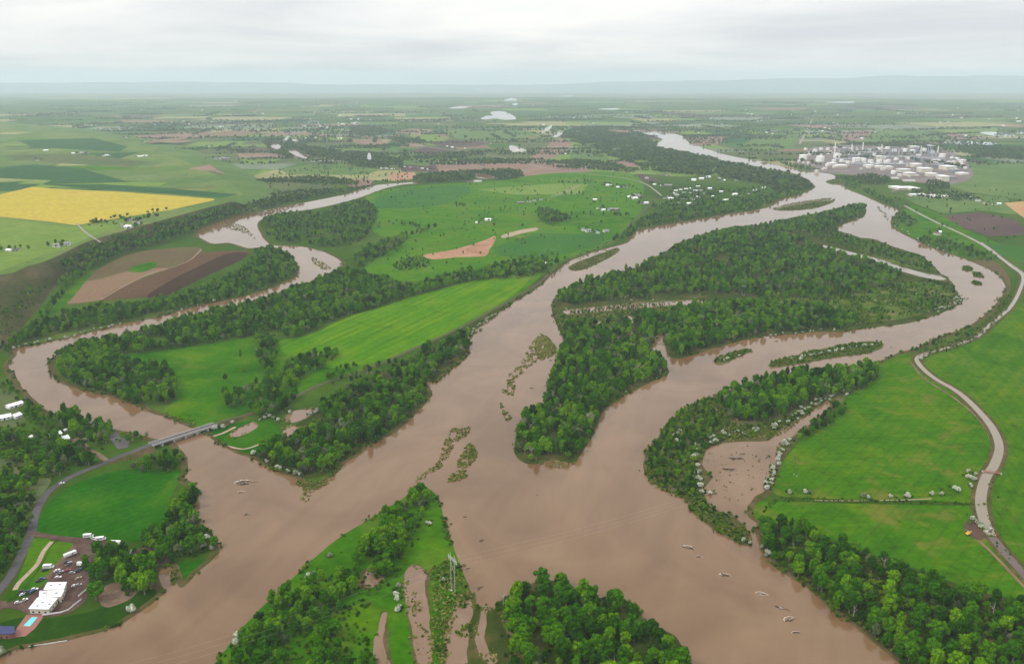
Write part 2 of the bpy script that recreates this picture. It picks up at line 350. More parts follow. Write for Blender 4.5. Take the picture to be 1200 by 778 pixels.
# ------------------------------------------------------------------ outlines and sheets
def catmull(p, closed, k):
    p = [Vector(q[:2]) for q in p]; n = len(p); o = []
    for i in range(n if closed else n - 1):
        if closed: a, b, c, d = p[i-1], p[i], p[(i+1) % n], p[(i+2) % n]
        else: a, b, c, d = p[max(i-1, 0)], p[i], p[i+1], p[min(i+2, n-1)]
        for j in range(k):
            t = j / k
            o.append(0.5 * (2*b + (c-a)*t + (2*a - 5*b + 4*c - d)*t*t + (3*b - a - 3*c + d)*t**3))
    if not closed: o.append(p[-1])
    return o
def linear(p, closed, step=6.0):
    p = [Vector(q[:2]) for q in p]; n = len(p); o = []
    for i in range(n if closed else n - 1):
        a, b = p[i], p[(i+1) % n]; k = max(1, int((b-a).length / step))
        o += [a.lerp(b, j / k) for j in range(k)]
    if not closed: o.append(p[-1])
    return o
def ring(px, z=0.0, smooth=True, k=5, rough=0.0, closed=True, seed=0.0):
    """outline points (photo measurements) laid on the level z as world points, with a natural raggedness in metres"""
    q = catmull(px, closed, k) if smooth else linear(px, closed)
    W = [at(v.x, v.y, z) for v in q]
    if rough:
        for i, p in enumerate(W):
            for s, a in ((60.0, 1.0), (17.0, 0.5), (6.0, .28)):
                nv = mnoise.noise_vector(Vector((p.x / s + seed, p.y / s, seed)))
                p.x += nv.x * rough * a * (1 if s < 50 or rough < 4 else 1); p.y += nv.y * rough * a * 1.5
    return W
def inward(W):
    ar = sum(W[i-1].x * W[i].y - W[i].x * W[i-1].y for i in range(len(W)))
    return 1 if ar > 0 else -1
def normals2(W, closed=True):
    n = len(W); o = []; s = inward(W) if closed else 1
    for i in range(n):
        a = W[i-1] if closed or i else W[0]; b = W[(i+1) % n] if closed or i < n-1 else W[-1]
        d = (b - a); d.z = 0
        if d.length < 1e-6: d = Vector((1, 0, 0))
        d.normalize(); o.append(Vector((d.y, -d.x, 0)) * s)      # outward for closed rings
    return o
def sheet(name, px, z, mat, smooth=True, rough=0.0, k=5, skirt=None, base=None, label=None, kind='structure', seed=0.0):
    W = ring(px, base if base is not None else z, smooth, k, rough, seed=seed)
    for p in W: p.z = z
    tri = tessellate_polygon([W]); n = len(W)
    V = list(W); F = [tuple(t) for t in tri]
    F2 = []
    for t in F:
        a, b, c = (V[i] for i in t)
        F2.append(t if (b-a).cross(c-a).z > 0 else t[::-1])
    F = F2
    if skirt:
        wd, dz = skirt; nn = normals2(W)
        V += [p + m * wd - Vector((0, 0, dz)) for p, m in zip(W, nn)]
        s = inward(W)
        for i in range(n):
            j = (i+1) % n
            q = (i, i + n, j + n, j)
            F.append(q if s > 0 else q[::-1])
    o = mesh_obj(name, V, F, mat)
    tag(o, label, kind=kind)
    return o
def ribbon(name, px, width, z, mat, k=6, zs=None, thick=0.0, label=None, kind='structure', rough=0, profile=None, world=None):
    """a strip along a line: width in metres (one value or one per point)"""
    n0 = len(px)
    q = catmull(px, False, k); n = len(q)
    W = []
    for i, v in enumerate(q):
        t = i / k; a = min(int(t), n0 - 1); b = min(a + 1, n0 - 1); f = t - a
        zz = z if zs is None else zs[a] * (1-f) + zs[b] * f
        W.append(at(v.x, v.y, zz))
    if rough:
        for p in W:
            nv = mnoise.noise_vector(p / 12.0); p.x += nv.x * rough; p.y += nv.y * rough
    nn = normals2(W, False)
    V, F = [], []
    for i, p in enumerate(W):
        t = i / k; a = min(int(t), n0 - 1); b = min(a + 1, n0 - 1); f = t - a
        wd = width if not hasattr(width, '__len__') else width[a] * (1-f) + width[b] * f
        V += [p - nn[i] * wd / 2, p + nn[i] * wd / 2]
    for i in range(len(W) - 1):
        F.append((2*i, 2*i+1, 2*i+3, 2*i+2))
    o = mesh_obj(name, V, F, mat); tag(o, label, kind=kind)
    # face up
    me = o.data
    if me.polygons[0].normal.z < 0: me.flip_normals()
    return o
def pip(P, poly):
    x, y = P[:, 0], P[:, 1]; r = np.zeros(len(P), bool)
    A = np.array([(p[0], p[1]) for p in poly]); B = np.roll(A, -1, 0)
    for (x0, y0), (x1, y1) in zip(A, B):
        if y0 == y1: continue
        c = ((y0 > y) != (y1 > y)) & (x < (x1-x0) * (y-y0) / (y1-y0) + x0)
        r ^= c
    return r

# ------------------------------------------------------------------ ground, hills, haze
def disc(name, rad, mat, n=96):
    V = [(0, 0, 0)]; F = []
    rr = [60, 400, 1500, 5000, 15000, rad]
    for r in rr: V += [(r * math.cos(2*math.pi*i/n), r * math.sin(2*math.pi*i/n), 0) for i in range(n)]
    F += [(0, 1+i, 1+(i+1) % n) for i in range(n)]
    for k in range(len(rr)-1):
        F += [(1+k*n+i, 1+(k+1)*n+i, 1+(k+1)*n+(i+1) % n, 1+k*n+(i+1) % n) for i in range(n)]
    return mesh_obj(name, V, F, mat)
g = disc('ground', 46000, M['ground']); tag(g, kind='structure')

def hill_range(name, x0, x1, dist, depth, prof, seed, n=220, m=14, mat='hill'):
    """a long rolling range: prof(x px) -> crest height in metres"""
    V, F = [], []
    for i in range(n):
        px = x0 + (x1 - x0) * i / (n - 1)
        for j in range(m):
            t = j / (m - 1); D = dist + depth * t
            X = (px - 600) / 1000 * D * 1.04
            hz = prof(px) * math.sin(math.pi * min(1, t * 1.0)) ** 0.8 if 0 < t < 1 else -4
            hz *= 1 + 0.22 * mnoise.noise(Vector((X / 2600, D / 2600, seed))) + 0.1 * mnoise.noise(Vector((X / 800, D / 800, seed)))
            V.append((X, D, hz))
    for i in range(n-1):
        for j in range(m-1):
            a = i*m+j; F.append((a, a+m, a+m+1, a+1))
    o = mesh_obj(name, V, F, M[mat], smooth=True); tag(o, kind='structure'); return o
def lerp_prof(pts):
    xs = [p[0] for p in pts]; ys = [p[1] for p in pts]
    return lambda x: float(np.interp(x, xs, ys))
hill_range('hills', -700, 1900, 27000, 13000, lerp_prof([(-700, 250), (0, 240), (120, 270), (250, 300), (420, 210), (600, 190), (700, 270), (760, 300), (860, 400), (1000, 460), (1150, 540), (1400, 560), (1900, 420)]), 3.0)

mh, th, bh = new_mat('haze_air')
th.nodes.remove(bh)
pv = nd(th, 'ShaderNodeVolumePrincipled')
pv.inputs['Color'].default_value = (0.78, 0.91, 1.0, 1); pv.inputs['Density'].default_value = 4.8e-5; pv.inputs['Anisotropy'].default_value = 0.1
th.links.new(pv.outputs[0], th.nodes['Material Output'].inputs['Volume'])
hb = MB().box(-48000, 48000, -48000, 48000, -6, 680).build('haze', mh)
tag(hb, 'pale bluish haze lying over the far valley', kind='stuff')

# ------------------------------------------------------------------ river
RIVER = [(-60,790),(-20,778),(0,771),(17,762),(37,758),(78,751),(110,744),(133,737),(146,730),(165,717),(188,699),(190,691),(184,680),(185,670),(192,664),(200,666),(205,676),(212,688),(230,672),(248,656),(257,645),(250,630),(236,618),(226,604),(227,592),(231,580),(224,566),(213,562),(220,552),(218,537),(208,524),(200,517),(178,514),(158,508),(140,505),(125,502),(98,494),(76,488),(58,483),(42,470),(26,456),(23,448),(10,433),(11,425),(16,418),(13,410),(24,406),(38,405),(73,398),(108,389),(145,380),(175,374),(198,368),(240,357),(266,352),(300,344),(325,335),(346,325),(349,315),(345,305),(338,298),(325,291),(308,290),(290,291),(268,285),(250,286),(236,280),(231,274),(240,267),(273,255),(300,249),(350,239),(403,228.5),(423,222.5),(443,217),(470,214.6),(485,213.8),
 (486,215.3),(470,217),(450,221.5),(424,231),(402,237.5),(368,245),(330,250.5),(308,257),(302,263),(304,271),(312,283),(322,288),(350,289),(375,294),(395,303),(401,310),(396,316),(383,322),(363,331),(335,340),(300,353),(250,365),(220,371),(190,382),(150,393),(108,401),(80,409),(64,417),(57,428),(64,443),(80,452),(98,457),(124,463),(144,470),(164,477),(180,485),(200,490),(222,501),(238,508),(254,518),(268,526),(292,535),(310,545),(330,555),(348,561),(360,574),(372,572),(380,566),(396,552),(404,543),(420,534),(430,526),(440,518),(460,509),(475,497),(486,486),(506,462),(500,453),(499,445),(506,448),(513,449),(520,440),(530,432),(545,419),(549,410),(551,400),(551,394),(563,383),(581,370),(600,356),(618,345),(634,334),(648,321),(665,308),(683,300),(705,293),(735,285),(740,277),(746,272),(770,266),(808,259),(850,252),(880,247.5),(900,243),(915,234),(935,229),(950,223),(955,218.5),(946,212),(938,207.5),(930,203.5),(915,200.5),(895,198.5),(870,194.5),(850,191),(830,185),(815,180.5),(800,177),(780,175),(768,173),(772,167),(776,163.5),(764,159),(752,156.5),(735,153),
 (737,152),(756,154),(785,156.2),(800,160),(806,166),(818,171),(832,176),(850,181.5),(875,186.5),(900,191),(920,196),(945,201),(960,202.5),(976,205),(985,213),(993,222),(1013,230),(1035,240),(1053,247),(1046,256),(1044,262),(1052,271),(1073,282),(1098,293),(1125,302),(1155,314),(1170,323),(1178,335),(1175,346),(1165,359),(1153,371),(1138,381),(1120,389),(1092,399),(1075,408),(1055,413),(1040,420),(1023,428),(1000,436),(960,437),(929,440),(891,450),(861,458),(843,463),(826,469),(805,478),(791,488),(778,500),(774,511),(764,522),(755,540),(758,558),(770,570),(788,577),(800,583),(815,602),(833,618),(855,632),(872,640),(880,638),(881,628),(872,618),(860,605),(845,600),(828,590),(822,575),(832,560),(822,545),(826,530),(835,522),(848,519),(875,517),(899,516),(905,509),(926,499),(945,486),(962,474),(974,467),(972,478),(962,488),(947,500),(930,512),(922,520),(914,533),(907,553),(900,574),(887,583),(878,595),(879,606),(888,614),(888,625),(892,642),(900,654),(917,670),(953,693),(973,714),(996,730),(1019,748),(1055,776),(1075,790),(1090,800),(700,830),(300,830)]
river_ring = ring(RIVER, 0, True, 5, 1.6)
RZ = 0.50
def flat_poly(name, W, z, mat):
    W = [Vector((p.x, p.y, z)) for p in W]
    F = []
    for t in tessellate_polygon([W]):
        a, b, c = (W[i] for i in t)
        F.append(t if (b-a).cross(c-a).z > 0 else tuple(reversed(t)))
    o = mesh_obj(name, W, F, mat); tag(o, kind='structure'); return o
flat_poly('river', river_ring, RZ, M['water'])
# the banks: a low berm all along the outer edge
nn = normals2(river_ring); V = []; F = []; n = len(river_ring)
for p, m in zip(river_ring, nn):
    s = min(1.0, 1200.0 / max(p.y, 1)) if p.y > 1200 else 1.0
    V += [Vector((p.x, p.y, 0.4)) - m * 1.2, Vector((p.x, p.y, 1.0)) + m * 1.2, Vector((p.x, p.y, 0.02)) + m * 7.0]
for i in range(n):
    j = (i+1) % n
    for c in range(2): F.append((3*i+c, 3*j+c, 3*j+c+1, 3*i+c+1))
tag(mesh_obj('river_bank', V, F, M['bank']), kind='structure')

# islands, spits and bars
IZ = 1.0
ISL = {}
def island(key, name, px, mat='island', rough=1.5, skirt=(2.5, 0.95), k=4):
    ISL[key] = ring(px, 0, True, k, rough, seed=len(ISL) * 3.1)
    return sheet(name, px, IZ, M[mat], True, rough, k, skirt, base=0, seed=(len(ISL) - 1) * 3.1)
BIG = [(647,362),(650,352),(659,343),(673,334),(700,328),(735,318),(760,308),(778,298),(790,288),(806,281),(830,275),(850,268),(900,263),(925,256),(958,250),(985,244),(1010,239),(1014,246),(1012,254),(998,259),(983,266),(985,274),(1000,278),(1025,281),(1042,288),(1060,294),(1080,300),(1090,310),(1104,323),(1114,330),(1120,342),(1126,352),(1118,360),(1100,368),(1070,377),(1050,381),(1013,385),(985,389),(958,389),(933,391),(900,394),(868,399),(833,409),(798,420),(784,417),(780,406),(775,396),(766,400),(764,410),(772,420),(783,434),(780,440),(757,450),(733,463),(716,474),(704,486),(692,512),(675,540),(660,541),(648,539),(620,544),(607,535),(604,519),(611,493),(627,484),(638,472),(643,452),(649,434),(655,415),(661,399),(653,381)]
island('big', 'river_island', BIG)
island('spit', 'river_spit', [(-20,1000),(230,800),(257,772),(288,733),(310,710),(331,690),(362,662),(399,631),(438,606),(465,590),(480,580),(489,570),(500,572),(508,578),(513,591),(523,625),(532,651),(540,668),(552,699),(545,712),(540,730),(542,760),(548,790),(545,830),(300,1000)], 'meadow')
island('spit2', 'river_spit', [(543,790),(546,745),(552,722),(566,712),(578,718),(590,703),(606,694),(631,683),(655,683),(680,694),(700,701),(735,706),(750,720),(760,736),(789,747),(803,771),(815,800),(800,830),(550,830)], 'island')
island('bar1', 'reed_bar', [(901,429),(915,422),(930,418),(952,412),(975,407),(1000,403),(1020,400),(1033,403),(1030,409),(1010,415),(975,420),(938,426),(913,431)], 'scrub')
island('islet', 'river_islet', [(838,425),(845,418),(860,413),(872,409),(880,411),(868,416),(858,422),(845,428)], 'scrub')
island('bar2', 'reed_bar', [(666,314),(676,308),(690,303),(708,297),(722,291),(725,295),(712,303),(700,309),(680,317)], 'scrub')
island('bar3', 'reed_bar', [(911,246),(930,241),(950,239),(972,236),(978,233),(975,238),(955,244),(930,247)], 'scrub', rough=1)
island('bar5', 'reed_bar', [(968,213),(980,210),(990,214),(986,217),(974,216)], 'scrub', rough=1)
island('bar4', 'river_islet', [(1128,313),(1136,312),(1140,316),(1132,318)], 'scrub', rough=1)
island('bar6', 'river_islet', [(1140,319),(1149,321),(1150,325),(1142,324)], 'scrub', rough=1)
island('bar7', 'river_islet', [(1141,329),(1149,331),(1148,334),(1141,333)], 'scrub', rough=1)
for px_, mt_ in [([(825,357),(900,352),(1000,345),(1060,331),(1110,334),(1117,345),(1095,363),(1050,375),(985,383),(940,386),(975,368),(900,358)], 'openland'),
                 ([(985,272),(1040,291),(1080,305),(1095,318),(1060,312),(1030,303),(990,287)], 'openland'), ([(655,376),(668,366),(740,355),(820,352),(820,360),(770,369),(740,374),(700,382),(662,396)], 'scrub')]:
    sheet('clearing', px_, IZ + .03, M[mt_], True, 3, 4, base=0)
# the wooded point left of the pond is ground; its muddy inner arm is shallow water
FLR = []
def flood(px, z=IZ + 0.06, rough=1.2, mat='flood'):
    cx, cy_ = sum(p[0] for p in px) / len(px), sum(p[1] for p in px) / len(px)
    far_ = min(p[1] for p in px) < 420
    if not far_:
        big_ = [(p[0] + (1.6 if p[0] > cx else -1.6), p[1] + (1.2 if p[1] > cy_ else -1.2)) for p in px]
        sheet('mud', big_, z - .03, M['bank'], True, 4.2, 8, base=0, seed=rnd.random() * 50)
    sd_ = rnd.random() * 50
    FLR.append(ring(px, z, True, 4, rough, seed=sd_))
    return sheet('floodwater', px, z, M[mat], True, rough if far_ else 3.6, 8, base=0, seed=sd_)
flood([(662,364),(690,361),(720,358),(750,356),(790,354),(819,352),(820,357),(790,359),(755,361),(720,364),(690,367),(665,369)])
flood([(728,378),(738,371),(742,378),(740,388),(746,396),(738,394),(732,386)])
flood([(690,383),(702,376),(706,382),(698,388)])
flood([(768,386),(776,390),(776,402),(768,402)])
flood([(966,288),(990,294),(1010,299),(1030,304),(1042,308),(1060,314),(1085,321),(1108,325),(1104,329),(1080,325),(1058,319),(1036,312),(1010,303),(985,297),(967,292)], mat='canal')
flood([(478,668),(492,665),(502,676),(500,695),(503,715),(502,735),(506,760),(507,800),(497,800),(488,770),(484,745),(477,718),(474,695)])
flood([(430,668),(445,661),(456,668),(448,680),(436,690),(428,684)], mat='flood')
flood([(520,745),(530,722),(538,705),(552,700),(556,715),(548,735),(545,770),(546,800),(522,800)])
flood([(443,735),(447,720),(452,722),(450,745),(455,770),(458,800),(447,800),(441,765)])
flood([(555,750),(560,730),(566,712),(570,716),(566,740),(572,760),(580,772),(572,775),(562,765)])
flood([(588,720),(594,728),(600,745),(612,765),(606,770),(596,752)])
# drowned hollows in the ground of the confluence point
def hollow(px, mat='flood', z=0.48):
    sd_ = rnd.random() * 50; FLR.append(ring(px, z, True, 4, 2.2, seed=sd_))
    return sheet('floodwater', px, z, M[mat], True, 3.2, 8, base=0, seed=sd_)
hollow([(335,488),(345,482),(358,480),(368,478),(366,487),(352,494),(338,496)])
hollow([(333,506),(340,499),(352,499),(355,506),(345,511),(336,512)])
hollow([(268,508),(282,500),(296,494),(302,498),(288,508),(272,513)])
hollow([(33,386),(40,379),(46,372),(50,374),(44,383),(34,390)], 'canal')
hollow([(835,475),(845,470),(852,484),(848,492),(840,486)])

# ------------------------------------------------------------------ fields
FZ = [0.02]
def field(px, mat, name='field', smooth=False, rough=0.0, base=0.0, k=4):
    FZ[0] += 0.003
    return sheet(name, px, base + FZ[0], M[mat], smooth, rough, k)
FZ[0] = .004
field([(-900,142),(-300,124),(0,117),(600,114),(1200,117),(1500,124),(2100,142),(3200,103.5),(-2000,103.5)], 'far_plain', 'plain')  # sheet added under the far fields, its colour paled to look hazier
# far random patchwork of farmland first (lowest)
fr = random.Random(4)
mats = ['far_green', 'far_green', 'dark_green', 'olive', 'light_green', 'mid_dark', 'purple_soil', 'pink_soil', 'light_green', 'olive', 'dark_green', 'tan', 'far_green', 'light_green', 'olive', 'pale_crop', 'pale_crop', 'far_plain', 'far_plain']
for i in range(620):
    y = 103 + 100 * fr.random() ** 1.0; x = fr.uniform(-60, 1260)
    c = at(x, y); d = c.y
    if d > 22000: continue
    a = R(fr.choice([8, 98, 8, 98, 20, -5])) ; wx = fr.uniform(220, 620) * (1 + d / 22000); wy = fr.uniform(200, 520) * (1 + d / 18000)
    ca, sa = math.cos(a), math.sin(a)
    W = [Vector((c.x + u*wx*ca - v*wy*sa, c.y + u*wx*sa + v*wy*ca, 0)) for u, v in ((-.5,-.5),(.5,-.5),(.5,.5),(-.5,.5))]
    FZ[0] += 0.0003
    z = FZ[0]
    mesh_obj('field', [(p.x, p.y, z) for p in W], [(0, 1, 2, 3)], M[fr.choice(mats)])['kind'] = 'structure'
# valley floor in the middle distance
field([(300,216),(360,214),(392,219),(360,228),(320,235),(290,236)], 'olive', smooth=True)
field([(325,198),(400,190),(412,196),(450,197),(430,205),(340,205)], 'far_green')
field([(443,180),(470,177),(525,184),(500,195),(455,190)], 'far_green')
field([(400,211),(430,210),(438,216),(415,219),(402,215)], 'pink_soil', smooth=True)
field([(457,204),(472,202),(485,203),(490,208),(475,211),(460,212)], 'red_soil', smooth=True)
field([(500,167),(530,164),(575,166),(560,172),(520,173)], 'purple_soil')
field([(480,178),(500,171),(535,176),(505,182)], 'purple_soil')
field([(460,155),(480,151),(512,152),(490,159)], 'pink_soil')
field([(415,168),(440,161),(455,168),(445,172)], 'pink_soil')
field([(520,152),(600,150),(640,158),(585,166),(530,163)], 'far_green')
field([(540,176),(600,172),(650,162),(668,170),(650,182),(600,190),(560,190)], 'olive', smooth=True)
field([(620,186),(640,172),(652,163),(668,166),(664,176),(645,186)], 'pink_soil', smooth=True)
field([(668,180),(690,168),(712,185),(708,188),(675,190)], 'far_green', smooth=True)
field([(808,163),(830,159),(853,161),(840,170),(815,171)], 'pink_soil')
field([(985,155),(1025,152),(1022,164),(990,166)], 'pink_soil')
field([(1025,151),(1070,152),(1120,161),(1095,167),(1010,166)], 'far_green')
field([(905,150),(945,152),(930,172),(900,178),(870,170)], 'far_green')
field([(1135,190),(1210,190),(1210,236),(1140,226),(1110,218)], 'far_green')
field([(430,228),(490,218),(580,212),(650,203),(745,205),(752,240),(745,266),(720,284),(680,299),(640,314),(600,312),(540,318),(480,330),(430,318),(436,302),(470,287),(480,272),(450,278),(430,262),(440,246)], 'mid_green', 'meadow', smooth=True)
field([(578,290),(630,273),(710,275),(703,287),(665,298),(625,303),(583,300)], 'mid_dark', 'meadow')
field([(470,222),(545,216),(552,226),(520,240),(470,245),(440,244),(438,232)], 'mid_dark', 'meadow')
field([(560,222),(650,215),(690,216),(680,228),(600,228)], 'light_green', 'meadow')
field([(480,262),(560,240),(600,250),(590,268),(520,284),(482,290)], 'mid_green', 'meadow', smooth=True)
field([(630,246),(720,250),(745,256),(730,268),(640,264)], 'meadow', 'meadow')
field([(496,299),(525,294),(548,288),(568,281.5),(580,276.5),(579,285),(573,293),(568,300),(535,301.5),(508,304)], 'red_soil', 'bare_field', smooth=True, rough=2)
field([(588,276),(608,270),(628,267),(629,270),(610,274),(592,279)], 'sand', 'bare_field', smooth=True)
# right of the river
field([(1055,248),(1070,240),(1100,250),(1130,268),(1185,292),(1160,302),(1125,300),(1098,291),(1072,280),(1048,266)], 'meadow', 'meadow')
field([(1105,253),(1150,249),(1190,258),(1210,275),(1160,277),(1130,268)], 'purple_soil', 'ploughed_field')
field([(1060,232),(1110,225),(1180,232),(1192,252),(1150,247),(1105,250),(1075,240)], 'far_green')
field([(1177,238),(1210,235),(1210,262),(1192,250)], 'orange_soil', 'stubble_field')
field([(1140,283),(1210,290),(1210,312),(1175,300)], 'mid_dark', 'meadow')
field([(1135,308),(1160,305),(1176,315),(1184,330),(1180,345),(1160,330),(1145,320)], 'stubble', 'bare_field', smooth=True)
field([(1088,418),(1110,410),(1150,396),(1170,380),(1188,360),(1200,340),(1260,320),(1320,560),(1320,720),(1250,720),(1200,668),(1182,648),(1164,622),(1158,605),(1152,590),(1160,565),(1172,545),(1178,520),(1168,500),(1150,480),(1128,458),(1098,440),(1084,428)], 'right_green', 'meadow', smooth=True)
field([(1025,428),(1055,415),(1073,420),(1078,432),(1095,447),(1128,466),(1150,489),(1162,508),(1165,528),(1156,548),(1148,568),(1143,588),(1100,587),(1000,585),(925,582),(908,578),(905,565),(915,545),(935,520),(965,495),(985,470),(1000,450),(1020,440)], 'right_meadow', 'meadow', smooth=True)
field([(880,598),(886,588),(930,588),(1000,590),(1100,592),(1142,594),(1148,612),(1165,640),(1210,695),(1210,715),(1150,696),(1090,672),(1040,656),(1000,642),(950,622),(910,614),(890,610)], 'right_meadow', 'meadow', smooth=True)
field([(1132,611),(1141,609),(1154,622),(1153,631),(1145,632),(1131,623)], 'yard', 'bare_field', smooth=True)
# between the rivers
field([(130,422),(195,410),(250,402),(300,396),(330,400),(368,390),(400,374),(450,359),(496,344),(550,330),(600,320),(632,318),(628,330),(600,350),(550,378),(500,403),(463,418),(413,440),(375,452),(342,465),(290,485),(252,499),(222,499),(190,484),(205,460)], 'meadow', 'meadow', smooth=True)
field([(328,399),(368,391),(400,374),(450,359),(496,344),(550,330),(600,321),(624,321),(600,347),(550,376),(500,402),(463,417),(413,430),(380,430),(360,418),(335,415)], 'mown', 'hay_meadow', smooth=True)
field([(248,505),(268,498),(300,492),(318,494),(328,505),(325,520),(310,530),(290,533),(268,524)], 'lush', 'meadow', smooth=True)
field([(262,513),(290,500),(310,496),(322,500),(318,512),(300,522),(280,524)], 'meadow', 'meadow', smooth=True)
# ploughed peninsula
field([(75,355),(92,330),(110,318),(145,300),(170,294),(215,290),(236,291),(230,300),(190,316),(160,322),(118,345),(100,352)], 'stubble', 'ploughed_field', smooth=True)
field([(75,355),(95,332),(118,327),(150,318),(188,314),(195,316),(160,328),(130,345),(115,352)], 'tan', 'ploughed_field', smooth=True)
field([(118,351),(150,333),(196,316),(232,298),(250,295),(285,294),(290,298),(245,318),(215,335),(190,346),(150,350)], 'plough', 'ploughed_field', smooth=True)
field([(172,347),(205,326),(240,309),(268,297),(290,297),(280,306),(245,322),(215,337),(192,348)], 'plough_dark', 'ploughed_field', smooth=True)
field([(150,318),(165,309),(185,308),(172,318)], 'meadow', 'meadow', smooth=True, rough=5)
field([(60,355),(80,335),(110,318),(100,330),(82,352),(60,368),(40,368)], 'meadow', 'meadow', smooth=True)
# lower left
field([(42,617),(48,602),(62,585),(82,570),(105,560),(135,552),(165,550),(195,552),(214,552),(219,558),(210,566),(202,578),(196,600),(186,620),(170,632),(140,635),(90,631),(50,626)], 'lush', 'meadow', smooth=True)
field([(0,538),(20,535),(35,540),(30,552),(10,560),(-10,560)], 'olive', 'meadow', smooth=True)
field([(0,455),(20,462),(22,480),(30,495),(0,502),(-20,480)], 'olive', 'meadow', smooth=True)
field([(0,578),(40,562),(60,562),(45,585),(30,600),(0,600)], 'olive', 'meadow', smooth=True)
field([(69,631),(100,634),(128,636),(146,640),(148,646),(130,652),(118,658),(106,668),(104,690),(100,704),(80,718),(58,722),(35,720),(20,714),(0,716),(-10,760),(-30,740),(-10,706),(22,704),(45,690),(58,672),(66,655),(78,640)], 'yard', 'yard', smooth=True)
field([(38,632),(60,633),(54,650),(42,670),(28,690),(14,702),(8,706),(20,680),(30,655)], 'meadow', 'lawn', smooth=True)
field([(64,636),(86,637),(76,652),(62,670),(50,686),(30,690),(46,668),(56,650)], 'meadow', 'lawn', smooth=True)
field([(-20,740),(30,722),(60,724),(110,715),(140,700),(180,690),(190,698),(165,716),(140,731),(78,749),(20,760),(-20,775)], 'lawn', 'lawn', smooth=True)
field([(199,666),(212,659),(232,656),(250,653),(232,671),(213,688),(206,678)], 'lush', 'lawn', smooth=True)
field([(118,700),(128,685),(150,680),(165,690),(150,703),(125,712)], 'dirt', 'bare_field', smooth=True, rough=3.5, k=8)
field([(140,660),(170,640),(200,650),(188,668),(165,680),(145,678)], 'yard', 'bare_field', smooth=True)
field([(85,518),(92,513),(104,522),(112,533),(106,535),(92,526)], 'dirt', 'bare_field', smooth=True)
sheet('parking_lot', [(124,508),(138,507),(152,516),(150,524),(138,526)], 0.3, M['lot'], False)
# bushy ground round the right-bank pond
field([(800,585),(790,575),(762,560),(757,540),(775,510),(795,485),(845,464),(900,448),(960,438),(1020,430),(1018,442),(985,472),(960,495),(930,520),(910,545),(900,575),(885,585),(880,600),(882,640),(850,630)], 'scrub', 'scrubland', smooth=True)
field([(888,612),(915,614),(960,630),(1040,657),(1100,676),(1160,696),(1230,716),(1230,800),(1080,800),(1010,742),(960,697),(900,655)], 'island', 'woodland_floor', smooth=True)
# riverside strips along the far meadow road
field([(300,540),(345,500),(400,455),(450,436),(500,405),(550,380),(600,350),(640,322),(640,330),(600,354),(552,395),(546,418),(505,462),(440,518),(395,550),(350,560)], 'island', 'woodland_floor', smooth=True)

# ------------------------------------------------------------------ the bench and its bluff
BH = 32.0
RIM = [(-260,420),(-120,360),(-40,335),(0,322),(15,320),(32,312),(48,308),(70,299),(95,286),(118,278),(140,272),(175,262),(208,253),(245,243),(272,236)]
FOOT = [(-260,560),(-120,470),(-40,436),(0,415),(14,404),(30,380),(48,358),(64,338),(84,324),(108,311),(140,298),(190,280),(230,266),(262,255),(290,247)]
BENCH = RIM + [(286,228),(262,210),(220,190),(150,165),(60,150),(-60,140),(-500,150),(-900,260),(-700,500)]
bW = [at(p[0], p[1], BH) for p in catmull(RIM, False, 6)]
fW = [at(p[0], p[1], 0.0) for p in catmull(FOOT, False, 6)]
sheet('bench', BENCH, BH, M['bench_grass'], False, skirt=None)
V, F = [], []; m_ = 22
for i in range(len(bW)):
    for j in range(m_):
        t = j / (m_ - 1); p = bW[i].lerp(fW[i], t)
        prof = 1 - (t * t * (3 - 2*t)) ** 0.85
        gl = mnoise.noise(Vector((p.x / 55, p.y / 55, 2))) * 8 + mnoise.noise(Vector((p.x / 18, p.y / 18, 5))) * 3
        p.z = BH * prof + gl * math.sin(math.pi * t) + (0.3 if j < m_ - 1 else -0.5) * (j > 0)
        V.append(p)
for i in range(len(bW) - 1):
    for j in range(m_ - 1):
        a = i * m_ + j; F.append((a, a + 1, a + m_ + 1, a + m_))
bl = mesh_obj('bluff', V, F, M['bluff'], smooth=True); tag(bl, kind='structure')
if bl.data.polygons[5].normal.z < 0: bl.data.flip_normals()
